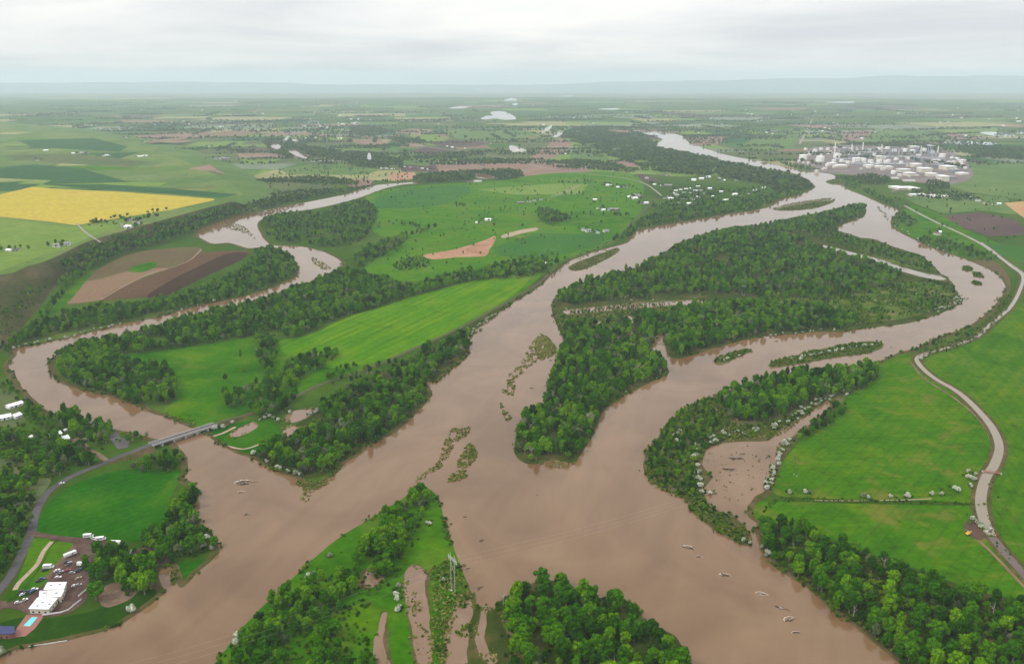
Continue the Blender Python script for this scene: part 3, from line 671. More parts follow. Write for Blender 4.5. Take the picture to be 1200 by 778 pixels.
# its far side slopes gently down
E = [at(272,236,BH)] + [at(x, y, BH) for x, y in [(286,228),(262,210),(220,190),(150,165),(60,150),(-60,140)]]
V, F = [], []
for i, p in enumerate(E):
    q = p + Vector((70 + 30 * i, 10 + 60 * i, -BH - 0.5)); V += [p, p.lerp(q, .5) + Vector((0, 0, 4)), q]
for i in range(len(E) - 1):
    for c in range(2): F.append((3*i+c, 3*i+c+1, 3*i+4+c, 3*i+3+c))
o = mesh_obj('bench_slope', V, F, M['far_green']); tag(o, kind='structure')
FZ[0] = 0.06
for px, mt in [([(0,256),(60,262),(90,266),(150,256),(162,261),(110,276),(70,293),(30,306),(-60,330),(-80,260)], 'light_green'),
               ([(-40,296),(20,292),(60,291),(40,302),(0,318),(-40,330)], 'light_green'),
               ([(-80,198),(0,196),(40,193),(100,198),(186,205),(150,212),(90,213),(0,209),(-80,212)], 'dark_green'),
               ([(45,216),(120,216),(200,221),(280,228),(260,232),(180,226),(100,221)], 'dark_green'),
               ([(-100,236),(0,228),(38,219),(60,221),(140,225),(250,233),(252,234.5),(200,246),(150,254),(88,264),(60,260),(0,254),(-100,258)], 'yellow'),
               ([(20,165),(110,162),(150,172),(140,178),(40,173)], 'dark_green'),
               ([(170,165.5),(218,161),(216,163),(176,168)], 'pink_soil'),
               ([(220,198),(245,193),(265,205),(250,201)], 'pink_soil'),
               ([(0,182),(80,180),(180,190),(150,196),(40,190)], 'olive'),
               ([(100,199),(185,203),(260,209),(275,220),(200,214),(150,213)], 'far_green')]:
    FZ[0] += 0.004
    sheet('field', px, BH + FZ[0], M[mt], False)
bW2 = ring(BENCH, BH, False)
for i in range(70):
    x, y = fr.uniform(-30, 250), fr.choice([fr.uniform(148, 197), fr.uniform(205, 218)])
    c = at(x, y, BH); a = R(fr.choice([8, 14, 8])); wx, wy = fr.uniform(150, 480), fr.uniform(120, 420)
    W = [Vector((c.x + u*wx*math.cos(a) - v*wy*math.sin(a), c.y + u*wx*math.sin(a) + v*wy*math.cos(a), BH + .012 + .0005 * i)) for u, v in ((-.5,-.5),(.5,-.5),(.5,.5),(-.5,.5))]
    if not pip(np.array([(p.x, p.y) for p in W]), bW2).all(): continue
    tag(mesh_obj('field', W, [(0, 1, 2, 3)], M[fr.choice(['light_green', 'olive', 'dark_green', 'far_green', 'mid_green', 'olive', 'pale_crop', 'light_green'])]), kind='structure')

# ------------------------------------------------------------------ plants: shapes shared by every copy
def ico(sub):
    b = bmesh.new(); bmesh.ops.create_icosphere(b, subdivisions=sub, radius=1)
    v = [tuple(x.co) for x in b.verts]; f = [tuple(x.index for x in q.verts) for q in b.faces]; b.free(); return v, f
ICO1, ICO2 = ico(1), ico(2)
def crown_mesh(name, seed, Rr, z0, z1, nl, lobe, leaf, nq, mat, flat=1.0, conic=0.0, spread=1.0):
    """a crown of many leafy clumps: lobes spread through an uneven egg, each clump covered by leaf-sized faces"""
    q = random.Random(seed); V, F = [], []
    zc, hz = (z0 + z1) / 2, (z1 - z0) / 2
    lean = (q.uniform(-.5, .5), q.uniform(-.5, .5))
    for i in range(nl):
        while True:
            d = Vector((q.uniform(-1, 1), q.uniform(-1, 1), q.uniform(-1, 1)))
            if 0.25 < d.length < 1: break
        rr = 0.9 if i % 4 else 0.45
        d = d.normalized() * (rr * q.uniform(0.75, 1.0))
        lr = lobe * q.uniform(.65, 1.25)
        tz = (d.z + 1) / 2
        kx = (1 - conic * tz) * spread
        c = Vector((d.x * (Rr - lr * .5) * kx + lean[0] * tz, d.y * (Rr - lr * .5) * kx + lean[1] * tz, zc + d.z * (hz - lr * .6)))
        b = len(V)
        for v in ICO1[0]:
            p = Vector(v); s = lr * .84 * (1 + .28 * mnoise.noise(p * 1.7 + c))
            V.append((c.x + p.x * s, c.y + p.y * s, c.z + p.z * s * .9))
        F += [tuple(k + b for k in f) for f in ICO1[1]]
        for k in range(nq):
            n = Vector((q.gauss(0, 1), q.gauss(0, 1), q.gauss(0.25, 1)))
            if n.length < .01: continue
            n.normalize()
            p = c + n * lr * q.uniform(.82, 1.12)
            m = (n + Vector((q.gauss(0, .45), q.gauss(0, .45), q.gauss(0.15, .45)))).normalized()
            a = m.orthogonal().normalized(); a = (a * math.cos(k * 2.4) + m.cross(a) * math.sin(k * 2.4)); bb = m.cross(a)
            s = leaf * q.uniform(.6, 1.3); b = len(V)
            for (u, w_) in ((-.6, -.25), (.1, -.6), (.65, .1), (-.1, .55)):
                V.append(tuple(p + a * u * s + bb * w_ * s))
            F.append((b, b+1, b+2, b+3))
    return mesh_data(name, V, F, mat)
def trunk_mesh(name, seed, h, r, mat, limbs=4):
    q = random.Random(seed); mb = MB()
    p = Vector((0, 0, -0.6)); top = Vector((q.uniform(-.4, .4), q.uniform(-.4, .4), h * .55))
    mb.tube(p, top, r * 1.25, r * .6, 7)
    for i in range(limbs):
        a = i * 6.283 / limbs + q.uniform(-.4, .4); s = top * q.uniform(.45, .95) + Vector((0, 0, 0))
        e2 = s + Vector((math.cos(a) * h * .24, math.sin(a) * h * .24, h * q.uniform(.22, .38)))
        mb.tube(s, e2, r * .5, r * .15, 5)
    return mb.data(name, mat)
NCW = 7
CROWN = [crown_mesh('crown', 40 + i, 5.6, 2.0, 15.5 + (i % 3), 40, 1.62, .82, 46, M['leaf'], conic=(0.0, .15, .3)[i % 3]) for i in range(NCW)]
TRUNK = [trunk_mesh('trunk', 70 + i, 15, .42, M['bark']) for i in range(3)]
GREYL = leaf_mat('grey_green_leaf', (.04,.065,.022), (.085,.12,.045), (.16,.19,.09), .5)
GREY = [crown_mesh('grey_crown', 60 + i, 4.4, 1.0, 11 + 2 * i, 18, 1.9, .95, 46, GREYL, conic=.1) for i in range(2)]
SLIM = [crown_mesh('slim_crown', 64 + i, 3.6, 1.5, 17, 20, 1.8, .95, 50, M['leaf'], conic=.4) for i in range(2)]
DEAD = [trunk_mesh('dead_tree', 66 + i, 13, .3, M['deadwood'], 10) for i in range(2)]
FAR = [crown_mesh('far_crown', 90 + i, 6.0, 0.5, 14, 9, 2.9, 2.4, 10, M['leaf_far']) for i in range(4)]
PALE = [crown_mesh('pale_bush', 110 + i, 2.7, 0.0, 3.9 + .4 * (i % 2), 13, 1.15, .62, 44, M['pale']) for i in range(5)]
SHRUB = [crown_mesh('shrub', 130 + i, 2.3, 0.0, 3.4, 9, 1.1, .7, 26, M['shrub']) for i in range(4)]
REED = [crown_mesh('reed_tuft', 150 + i, 1.7, 0.0, 1.5, 9, .6, .55, 16, M['reed']) for i in range(4)]

TREES = []      # x, y, z, size, grove
def scatter(px, sp, smooth=True, size=(.7, 1.15), keep=1.0, z=0.9, gaps=0.0, gap_s=40.0, grove=None, jitter=.46, stretch=1.0):
    W = ring(px, z, smooth, 3)
    xs = [p.x for p in W]; ys = [p.y for p in W]
    gx = np.arange(min(xs), max(xs), sp); gy = np.arange(min(ys), max(ys), sp * stretch)
    X, Y = np.meshgrid(gx, gy); X = X + (np.arange(len(gy)) % 2)[:, None] * sp / 2
    P = np.stack([X.ravel(), Y.ravel()], 1); P += nrg.uniform(-jitter, jitter, P.shape) * sp
    P = P[pip(P, W)]
    if keep < 1: P = P[nrg.random(len(P)) < keep]
    out = []
    for x, y in P:
        if gaps and mnoise.noise(Vector((x / gap_s, y / gap_s, 3.3))) < gaps - 0.55: continue
        out.append((float(x), float(y), z, rnd.uniform(*size), grove))
    return out
def along(px, sp, size=(.7, 1.2), z=0.9, side=0.0, grove=None, smooth=True, keep=1.0):
    q = catmull(px, False, 8) if smooth else linear(px, False, 2)
    W = [at(v.x, v.y, z) for v in q]; out = []; acc = 0
    for a, b in zip(W, W[1:]):
        Ls = (b - a).length; t = acc
        while t < Ls:
            p = a.lerp(b, t / Ls)
            if rnd.random() < keep:
                out.append((p.x + rnd.gauss(0, 1) * side, p.y + rnd.gauss(0, 1) * side, z, rnd.uniform(*size), grove))
            t += sp * rnd.uniform(.6, 1.5)
        acc = t - Ls
    return out
def points(px, size=(.8, 1.2), z=0.9, grove=None):
    return [(*at(x, y, z)[:2], z, rnd.uniform(*size), grove) for x, y in px]

G = {
 'W3': 'the meadow wood by the river',
 'W4': 'the wood on the pointed spit',
 'W5': 'the grove on the low spit',
 'W14': 'the thicket by the flooded lawn',
 'WL': 'the wood near the white houses',
 'W6': 'the wood between the two rivers',
 'W1e': 'the near grove of the island',
 'W2': 'the grove above the muddy pond',
 'W7a': 'the grove inside the river bend',
}
# --- near groves
T = TREES
T += scatter([(890,616),(912,613),(950,627),(1000,647),(1050,664),(1110,688),(1160,700),(1240,720),(1250,800),(1085,800),(1022,744),(977,711),(952,687),(917,664),(898,649)], 9.6, size=(.5, 1.15), gaps=.2, gap_s=22, grove='W3')
T += scatter([(487,577),(503,579),(498,602),(482,632),(474,655),(455,680),(436,690),(420,690),(410,660),(428,640),(446,615),(464,597)], 8.5, size=(.6, 1.1), gaps=.2, gap_s=18, grove='W4')
T += scatter([(404,668),(420,690),(405,712),(396,730),(408,750),(430,780),(420,800),(330,800),(270,790),(288,745),(322,705),(345,690),(372,680)], 9.0, size=(.55, 1.05), gaps=.36, gap_s=18, grove='W4')
T += scatter([(592,705),(606,697),(631,686),(655,686),(680,697),(702,704),(735,710),(748,724),(757,740),(785,752),(798,775),(805,800),(610,800),(602,760),(596,730)], 9.0, size=(.6, 1.25), gaps=.3, gap_s=20, grove='W5')
T += scatter([(206,592),(220,576),(230,574),(230,588),(224,603),(232,618),(246,632),(253,645),(240,650),(215,648),(198,662),(188,668),(170,668),(160,660),(162,640),(172,634),(188,622),(198,604)], 8.5, size=(.6, 1.05), gaps=.2, gap_s=20, grove='W14')
T += scatter([(146,668),(165,664),(184,672),(186,688),(172,698),(150,696),(142,684)], 8.0, size=(.75, 1.2), grove='W14')
T += scatter([(100,662),(114,650),(130,644),(145,648),(148,662),(132,676),(116,688),(100,684)], 7.5, size=(.7, 1.05), grove='W14')
T += points([(113,702)], (1.1, 1.15), grove='W14')
T += scatter([(40,524),(65,516),(90,524),(112,530),(122,535),(108,545),(80,553),(60,562),(45,560),(22,545),(0,540),(0,520),(20,515)], 8.8, size=(.5, 1.15), gaps=.3, gap_s=25, grove='WL')
T += scatter([(0,560),(30,550),(46,562),(40,575),(10,580),(-20,585),(-20,562)], 8, size=(.5, .9), gaps=.2, grove='WL')
T += scatter([(-30,600),(20,585),(42,578),(36,600),(30,625),(20,650),(5,675),(-30,690)], 7.5, size=(.4, .75), gaps=.1, gap_s=25, grove='WL')
T += scatter([(100,498),(108,490),(128,497),(132,508),(122,522),(108,520),(92,512),(72,500),(60,490),(80,488)], 8, size=(.6, 1.05), grove='WL')
T += points([(84,494), (90,492)], (1.0, 1.2), grove='WL')
T += scatter([(142,515),(156,509),(172,511),(168,517),(155,520),(142,522)], 8, size=(.35, .6), grove='WL')
T += scatter([(150,550),(165,543),(185,536),(204,533),(212,539),(217,543),(210,551),(190,554),(165,553)], 8, size=(.45, .85), grove='WL')
T += scatter([(10,448),(24,460),(45,478),(60,488),(50,500),(30,494),(30,478),(15,470),(0,455)], 8, size=(.3, .65), gaps=.2, grove='WL')
# --- woods round the junction of the rivers
T += scatter([(303,535),(318,524),(335,513),(355,509),(372,500),(378,482),(395,463),(420,455),(450,443),(490,420),(525,400),(548,387),(550,398),(545,413),(525,426),(508,440),(500,460),(484,484),(459,505),(435,521),(410,532),(395,547),(360,556),(340,550),(318,542)], 8.2, size=(.45, 1.12), gaps=.14, gap_s=25, grove='W6')
T += scatter([(296,480),(315,466),(338,462),(350,468),(338,480),(320,487),(300,490)], 8, size=(.6, 1.0), grove='W6')
T += scatter([(380,440),(412,428),(440,428),(460,425),(470,432),(450,444),(410,458),(395,455)], 9, size=(.35, .7), keep=.5, grove='W6')
T += scatter([(66,424),(90,408),(112,402),(150,426),(192,431),(208,448),(204,468),(180,474),(150,472),(112,457),(80,448)], 8.2, size=(.7, 1.05), grove='W7a')
T += scatter([(95,408),(150,396),(180,387),(220,374),(300,356),(340,342),(365,334),(400,320),(430,323),(480,337),(500,332),(520,327),(548,319),(600,311),(640,314),(622,324),(560,329),(500,343),(450,358),(400,373),(365,388),(340,398),(320,388),(260,400),(180,412),(130,416)], 9, size=(.6, 1.05), gaps=.16, gap_s=45, grove='W7b')
T += scatter([(302,398),(322,398),(326,420),(322,440),(340,428),(390,412),(395,422),(360,440),(345,455),(320,462),(300,474),(270,478),(264,466),(295,452),(312,440),(302,420)], 9, size=(.55, 1.0), gaps=.1, grove='W7b')
T += points([(264,446),(268,470),(286,438),(408,432),(282,420)], (.6, .9), grove='W7b')
# --- big island
T += scatter([(604,519),(612,493),(628,485),(640,472),(646,450),(652,430),(660,412),(672,400),(700,387),(725,376),(738,379),(742,398),(762,413),(780,427),(779,437),(757,447),(733,460),(704,483),(691,512),(674,537),(648,536),(620,541),(608,533)], 8.6, size=(.5, 1.15), gaps=.04, gap_s=25, grove='W1e')
T += scatter([(657,392),(668,378),(690,376),(700,384),(675,398),(662,408)], 9, size=(.5, .85), gaps=.2, grove='W1e')
T += scatter([(742,372),(766,369),(770,385),(773,398),(762,404),(750,393)], 8.5, size=(.7, 1.05), grove='W1')
T += scatter([(649,360),(652,351),(661,343),(675,334),(700,328),(735,318),(760,308),(780,298),(808,283),(850,272),(900,274),(940,281),(965,293),(1010,305),(1050,318),(1050,330),(1000,345),(900,352),(880,347),(815,344),(740,352),(700,354),(665,360)], 9.4, size=(.4, 1.08), gaps=.22, gap_s=38, grove='W1')
T += scatter([(820,355),(900,351),(1000,345),(1060,330),(1110,333),(1118,345),(1095,364),(1050,375),(985,383),(940,386),(985,366),(900,357),(830,360)], 9.5, size=(.25, .65), gaps=.6, gap_s=30, grove='W1')
T += scatter([(772,369),(830,359),(900,357),(985,366),(1000,381),(935,389),(880,394),(835,405),(800,417),(786,413),(780,396),(766,386)], 8.8, size=(.65, 1.1), gaps=.08, grove='W1')
T += scatter([(984,269),(988,275),(1040,290),(1080,303),(1098,318),(1060,311),(1030,301),(990,287),(965,283),(950,276)], 10, size=(.35, .75), gaps=.42, gap_s=30, grove='W1')
T += scatter([(850,271),(900,264),(960,252),(1008,241),(1012,250),(985,262),(960,273),(905,272)], 10, size=(.55, .95), gaps=.1, grove='W1')
# --- right bank
T += scatter([(845,463),(880,453),(930,441),(990,434),(1020,430),(1026,445),(1000,460),(970,465),(935,478),(905,493),(880,496),(857,490),(847,478)], 8.2, size=(.75, 1.15), grove='W2')
T += scatter([(778,505),(792,487),(825,469),(842,466),(846,480),(840,500),(828,520),(818,540),(816,575),(805,582),(795,560),(782,540),(774,520)], 8, size=(.3, .6), gaps=.12, gap_s=20, grove='W2')
T += scatter([(757,540),(768,522),(776,520),(780,545),(790,570),(775,568),(762,556)], 7, size=(.3, .5), gaps=.1, grove='W2')
T += scatter([(945,503),(965,488),(985,472),(992,485),(970,500),(948,512),(935,520)], 8, size=(.4, .75), grove='W2')
T += points([(802,590),(806,600),(812,608),(838,608),(1022,437)], (.4, .55), grove='W2')
T += scatter([(1060,405),(1080,400),(1120,390),(1138,384),(1142,392),(1110,402),(1085,413),(1062,416)], 9, size=(.25, .5), gaps=.2, grove='W2')
# --- upstream and middle distance
T += scatter([(22,395),(60,375),(120,360),(200,350),(280,320),(300,296),(322,293),(342,304),(345,322),(300,341),(250,355),(190,366),(140,378),(70,391),(30,401)], 9, size=(.5, .95), gaps=.12, gap_s=35, grove='far')
T += scatter([(0,410),(20,395),(40,378),(58,358),(76,338),(90,328),(70,352),(52,374),(34,394),(14,416)], 9, size=(.4, .8), gaps=.15, z=2, grove='far')
T += scatter([(64,338),(84,320),(108,306),(140,290),(190,273),(240,258),(290,246),(290,252),(240,266),(200,282),(150,296),(112,312),(88,330)], 10, size=(.5, .9), gaps=.08, z=5, grove='far')
T += scatter([(70,302),(95,290),(118,281),(140,275),(175,265),(208,256),(245,246),(270,240),(272,246),(230,258),(180,274),(140,290),(100,306),(76,318)], 10, size=(.4, .8), gaps=.2, z=20, grove='far')
T += scatter([(20,322),(48,312),(66,306),(60,322),(40,345),(10,380),(0,395),(-40,400),(-20,350)], 11, size=(.2, .45), gaps=.42, gap_s=50, z=14, grove='far')
T += scatter([(306,262),(330,252),(380,248),(420,236),(440,245),(440,262),(420,284),(390,290),(340,285),(320,282)], 10, size=(.4, .95), gaps=.34, gap_s=45, grove='far')
T += scatter([(415,302),(428,292),(460,282),(475,276),(477,283),(455,298),(440,306),(420,314)], 10, size=(.5, .95), gaps=.1, grove='far')
T += scatter([(480,303),(500,303),(505,312),(470,318),(460,312)], 10, size=(.3, .6), gaps=.2, grove='far')
T += scatter([(630,250),(640,246),(655,252),(668,258),(652,261),(634,260)], 11, size=(.7, 1.1), grove='far')
for px in ([(470,262),(480,265),(490,268)], [(485,276),(500,270),(510,266)], [(535,240),(545,243)], [(600,305),(620,303)], [(625,302),(655,300)], [(590,312),(630,314)], [(655,215),(690,214)], [(708,217),(735,220)],
           [(430,262),(445,268)], [(660,228),(680,229)], [(720,252),(735,255)], [(300,240),(350,236)], [(400,226),(440,220)]):
    T += along(px, 11, (.6, 1.0), side=6, grove='far')
T += scatter([(585,312),(610,306),(640,306),(655,304),(650,314),(625,320),(590,320)], 12, size=(.4, .9), gaps=.2, grove='far')
T += scatter([(700,292),(722,283),(740,277),(744,272),(750,262),(742,262),(732,272),(715,284)], 11, size=(.4, .9), gaps=.1, grove='far')
T += along([(645,322),(665,308),(690,297),(715,288)], 12, (.3, .6), side=3, grove='far', keep=.7)
T += scatter([(742,271),(746,262),(770,252),(800,246),(850,238),(900,230),(930,226),(940,228),(915,233),(900,243),(850,251),(808,258),(770,265)], 12, size=(.5, .95), gaps=.15, gap_s=60, grove='far')
T += scatter([(760,246),(790,235),(830,226),(870,222),(900,222),(890,234),(840,240),(800,246)], 16, size=(.5, .9), gaps=.3, gap_s=60, grove='far')
T += scatter([(1045,258),(1053,249),(1062,254),(1075,262),(1060,268),(1048,266)], 12, size=(.4, .8), gaps=.2, grove='far')
T += scatter([(1075,283),(1100,280),(1130,288),(1165,300),(1160,308),(1130,300),(1100,294)], 12, size=(.4, .85), gaps=.25, grove='far')
T += scatter([(985,215),(1000,212),(1014,226),(1035,238),(1055,246),(1050,240),(1040,234),(1015,222),(1000,222)], 12, size=(.4, .8), gaps=.1, grove='far')
T += scatter([(913,191),(945,196),(960,200),(945,200),(925,196)], 14, size=(.5, .9), grove='far')
T += scatter([(968,213),(980,211),(986,215),(976,216)], 10, size=(.2, .4), grove='far')
FARW = []
F_ = FARW
F_ += scatter([(655,160),(672,152),(700,149),(730,151),(755,158),(768,170),(790,177),(830,185),(870,194.5),(905,201),(930,205),(948,214),(953,219),(930,228),(912,229),(905,222),(880,214),(840,208),(800,205),(765,201),(735,190),(712,182),(690,172),(670,166)], 14.5, size=(.5, 1.3), gaps=.32, gap_s=90)
F_ += scatter([(640,192),(680,188),(720,194),(760,201),(735,203),(690,199),(655,198)], 18, size=(.7, 1.1), gaps=.25, gap_s=90)
F_ += scatter([(310,166),(335,163),(360,172),(400,178),(440,181),(470,190),(450,197),(420,196),(400,188),(360,183),(330,184),(318,176)], 16, size=(.8, 1.2), gaps=.2, gap_s=120)
F_ += scatter([(485,208),(520,203),(560,201),(600,200),(615,206),(600,211),(560,212),(520,214),(490,216)], 14, size=(.7, 1.1), gaps=.12, gap_s=90)
F_ += scatter([(410,150),(430,148),(455,154),(440,160),(420,158)], 18, size=(.7, 1.1), gaps=.1)
F_ += scatter([(455,162),(490,164),(500,168),(470,168)], 18, size=(.7, 1.1), gaps=.2)
F_ += scatter([(300,232),(350,224),(400,222),(440,218),(430,222),(380,230),(340,238),(300,246)], 13, size=(.4, .8), gaps=.2, gap_s=60)
F_ += scatter([(300,212),(370,208),(412,212),(418,218),(380,216),(320,214)], 13, size=(.5, .9), gaps=.2, gap_s=80)
F_ += scatter([(1125,172),(1165,172),(1210,176),(1210,188),(1170,186),(1130,180)], 17, size=(.7, 1.1), gaps=.2, gap_s=100)
F_ += scatter([(985,170),(1010,168),(1060,169),(1110,172),(1090,174),(1030,172)], 17, size=(.6, 1.0), gaps=.2, gap_s=80)
F_ += scatter([(916,196),(960,204),(985,207),(1010,208),(1040,214),(1020,218),(990,212),(950,206)], 13, size=(.4, .8), gaps=.2)
F_ += scatter([(1005,206),(1035,206),(1045,214),(1015,216)], 13, size=(.4, .8), gaps=.2)
F_ += scatter([(1090,212),(1110,216),(1110,222),(1085,220)], 13, size=(.5, .9), gaps=.1)
F_ += scatter([(1075,222),(1120,226),(1150,232),(1120,236),(1070,230)], 14, size=(.4, .8), gaps=.45)
F_ += scatter([(100,262),(150,252),(200,246),(210,250),(170,258),(120,266)], 14, z=BH, size=(.4, .8), gaps=.62)
F_ += scatter([(205,255),(230,246),(280,236),(330,232),(360,228),(320,240),(270,248),(240,258)], 12, size=(.4, .8), z=12, gaps=.1)
for _ in range(330):                                     # shelter belts and farmstead groves over the far plain
    y = 106 + 88 * rnd.random() ** .8; x = rnd.uniform(-20, 1220); c = at(x, y)
    if c.y > 17000: continue
    a = R(rnd.choice([8, 98, 8, 30])); ln = rnd.uniform(60, 520) * (1 + c.y / 12000); n_ = int(ln / rnd.uniform(7, 20))
    for k in range(n_):
        t = (k / n_ - .5) * ln; s_ = 2 + 7 * rnd.random()
        F_.append((c.x + math.cos(a) * t + rnd.gauss(0, s_), c.y + math.sin(a) * t + rnd.gauss(0, s_), 0, rnd.uniform(.6, 1.2) * (1 + c.y / 26000), None))
for _ in range(26):                                      # wooded river strips far off
    y = 108 + 55 * rnd.random(); x = rnd.uniform(100, 1150); c = at(x, y)
    for k in range(130):
        F_.append((c.x + rnd.gauss(0, 420), c.y + rnd.gauss(0, 90) , 0, rnd.uniform(.9, 1.5), None))

T += [a for a in scatter([(430,228),(490,219),(580,213),(650,205),(745,207),(750,240),(742,268),(680,298),(640,313),(560,318),(480,328),(440,312),(470,287),(480,272),(440,262)], 13, size=(.25, .6), gaps=.5, gap_s=45, keep=.10, grove='far')]
T += scatter([(330,198),(450,192),(480,214),(400,226),(320,236)], 22, size=(.4, .8), gaps=.4, gap_s=120, keep=.35, grove='far')
T += scatter([(1060,225),(1200,225),(1200,300),(1130,290),(1060,262)], 20, size=(.3, .7), gaps=.4, gap_s=60, keep=.1, grove='far')
# farmsteads and villages, with their own trees
CL = [
 ('the big green pasture', [(610,238.5),(620,237),(626,236),(633,235),(697,235),(700,245),(707,247),(714,247),(720,247),(684,270.5),(690,272),(700,273.5),(710,272),(560,262),(572,259)], 0),
 ('the hamlet by the road', [(744,233.5),(738,232),(751,239),(757,239),(767,217),(775,218),(783,218.5),(733,220),(724,220),(713,218),(750,231),(744,229)], 0),
 ('the riverside village', [(813,212),(822,210.5),(830,208.5),(843,209.5),(848,212),(863,212),(800,233.5),(807,234),(813,234.5),(808,240),(818,232),(836,232),(861,229),(845,225.5),(878,228),(870,231),(825,228),(793,229),(786,234),(797,238),(852,236),(832,222),(884,224),(895,221)], 0),
 ('the far highway', [(688,196.5),(693,197),(683,194.5),(665,179),(662,181),(607,177.5),(614,176.5),(565,195.5),(530,191.5),(537,192),(524,172),(530,173.5),(545,174.5),(569,167),(575,169),(640,190),(628,188.5),(758,209.5),(780,206)], 0),
 ('the roadside home row', [(367,189.5),(372,189),(376,189.2),(381,189),(386,188.8),(391,188.6),(396,188.8),(401,188.4),(441,197.5),(448,197.8),(454,198),(460,198.5),(475,196),(481,196.6),(488,197),(495,198),(501,199),(456,190.5),(447,191)], 0),
 ('the yellow bench', [(154,259),(157.5,258.5),(151,267.5),(146,266),(160,263),(78,287.5),(68,289.5),(72,288),(11,294.5),(20,294)], BH),
 ('the bench fields', [(86,180.5),(96,179.5),(103,180),(44,188.5),(54,177),(121,183.5),(126,183),(170,183.5),(164,184),(148,161.5),(170,166.5)], BH),
 ('the farms beyond the bench', [(165,139.5),(182,146.5),(160,134.5),(215,142.5),(258,187),(262,186.6),(265,187),(222,185.5),(252,188),(240,150),(200,138),(245,172),(230,160)], 0),
 ('the mobile home park', [(792,224),(798,223),(804,222),(810,221.5),(815,224),(821,223.5),(802,226),(809,226.5),(790,227),(785,231),(779,233),(818,219)], 0),
 ('the right bank farms', [(1080,228.5),(1085,229),(1097,230.5),(1104,231),(1110,231),(1140,233),(1146,236),(1155,239),(1165,240.5),(1170,240),(1100,273),(1098,275.5),(1135,180),(1142,177),(1150,182),(1166,181),(1178,179),(1132,174.5),(1146,174)], 0),
]
tn_ = [(rnd.uniform(355, 425), rnd.uniform(140, 164)) for _ in range(46)]
CL.append(('the hazy little town', tn_, 0))
for nm, x0, x1, y0, y1, n in (('the far plain', 620, 1000, 122, 158, 40), ('the left hand plain', 150, 520, 118, 150, 30), ('the right hand plain', 1000, 1200, 125, 160, 22)):
    CL.append((nm, [(rnd.uniform(x0, x1), y0 + (y1 - y0) * rnd.random()) for _ in range(n)], 0))
for plc_, pts_, z_ in CL:
    for x, y in pts_:
        c = at(x, y, z_)
        if c.y > 9000: continue
        for _ in range(rnd.randint(1, 5)):
            a = rnd.uniform(0, 6.28); d = rnd.uniform(13, 34)
            (TREES if c.y < 3200 else FARW).append((c.x + math.cos(a) * d, c.y + math.sin(a) * d + 6, z_ + .1, rnd.uniform(.35, .85), 'far'))
# keep trees out of the open river unless they stand on an island
def in_river(A):
    P = np.array([(a[0], a[1]) for a in A])
    wet = pip(P, river_ring)
    for k, r in ISL.items(): wet &= ~pip(P, r)
    return wet
def dry(A):
    wet = in_river(A); return [a for a, q in zip(A, wet) if not q]
REACH = [[(316,170),(326,167),(330,172),(324,175)], [(336,160),(341,156),(338,163),(331,166)], [(337,176),(347,175),(360,183),(358,186),(348,183)], [(340,163),(350,164),(346,166)],
           [(526,127),(538,125),(550,125.6),(540,127.4)], [(563,139.5),(570,136),(577,135.5),(575,131.5),(590,130.8),(602,136),(604,140),(590,140.5),(580,139),(572,140)], [(590,118),(600,115),(606,118)], [(600,122),(608,121),(604,124)],
           [(634,156),(640,150),(647,147),(644,152)], [(646,159),(656,155),(660,156),(652,161)], [(710,150),(722,151),(740,153.5),(725,153.6)], [(555,205),(575,207),(580,210),(562,209)], [(545,212),(562,211),(564,213),(548,214)],
           [(470,214),(490,214),(488,216)], [(0,152),(14,153),(2,154.5)], [(598,170),(618,177),(600,178)], [(700,128),(725,127),(720,129)], [(655,113),(672,112),(668,113.5)], [(965,120),(1000,119),(995,121)]]
fx, fy, _ = project(np.array([[a[0], a[1], a[2]] for a in FARW])); hid = np.zeros(len(FARW), bool)
for px in REACH:
    q = catmull(px, True, 4); S2 = np.stack([fx, fy], 1)
    for dy in (0.0, 1.0, 2.2, 3.2): hid |= pip(S2 - np.array([0, dy]), q)
FARW = [a for a, h in zip(FARW, hid) if not h]
TREES = dry(TREES); FARW = dry(FARW)
Pn = np.array([(a[0], a[1], a[2]) for a in TREES]); sx, sy, dist = project(Pn)
vis = (sx > -8) & (sx < 1208) & (sy < 792)
big = np.array([a[3] for a in TREES]) * 15 / dist * 1000
order = [i for i in np.argsort(-big) if vis[i] and sy[i] < 786 and big[i] > 0 and TREES[i][4] in G][:300]
SINGLE = set(int(i) for i in order)

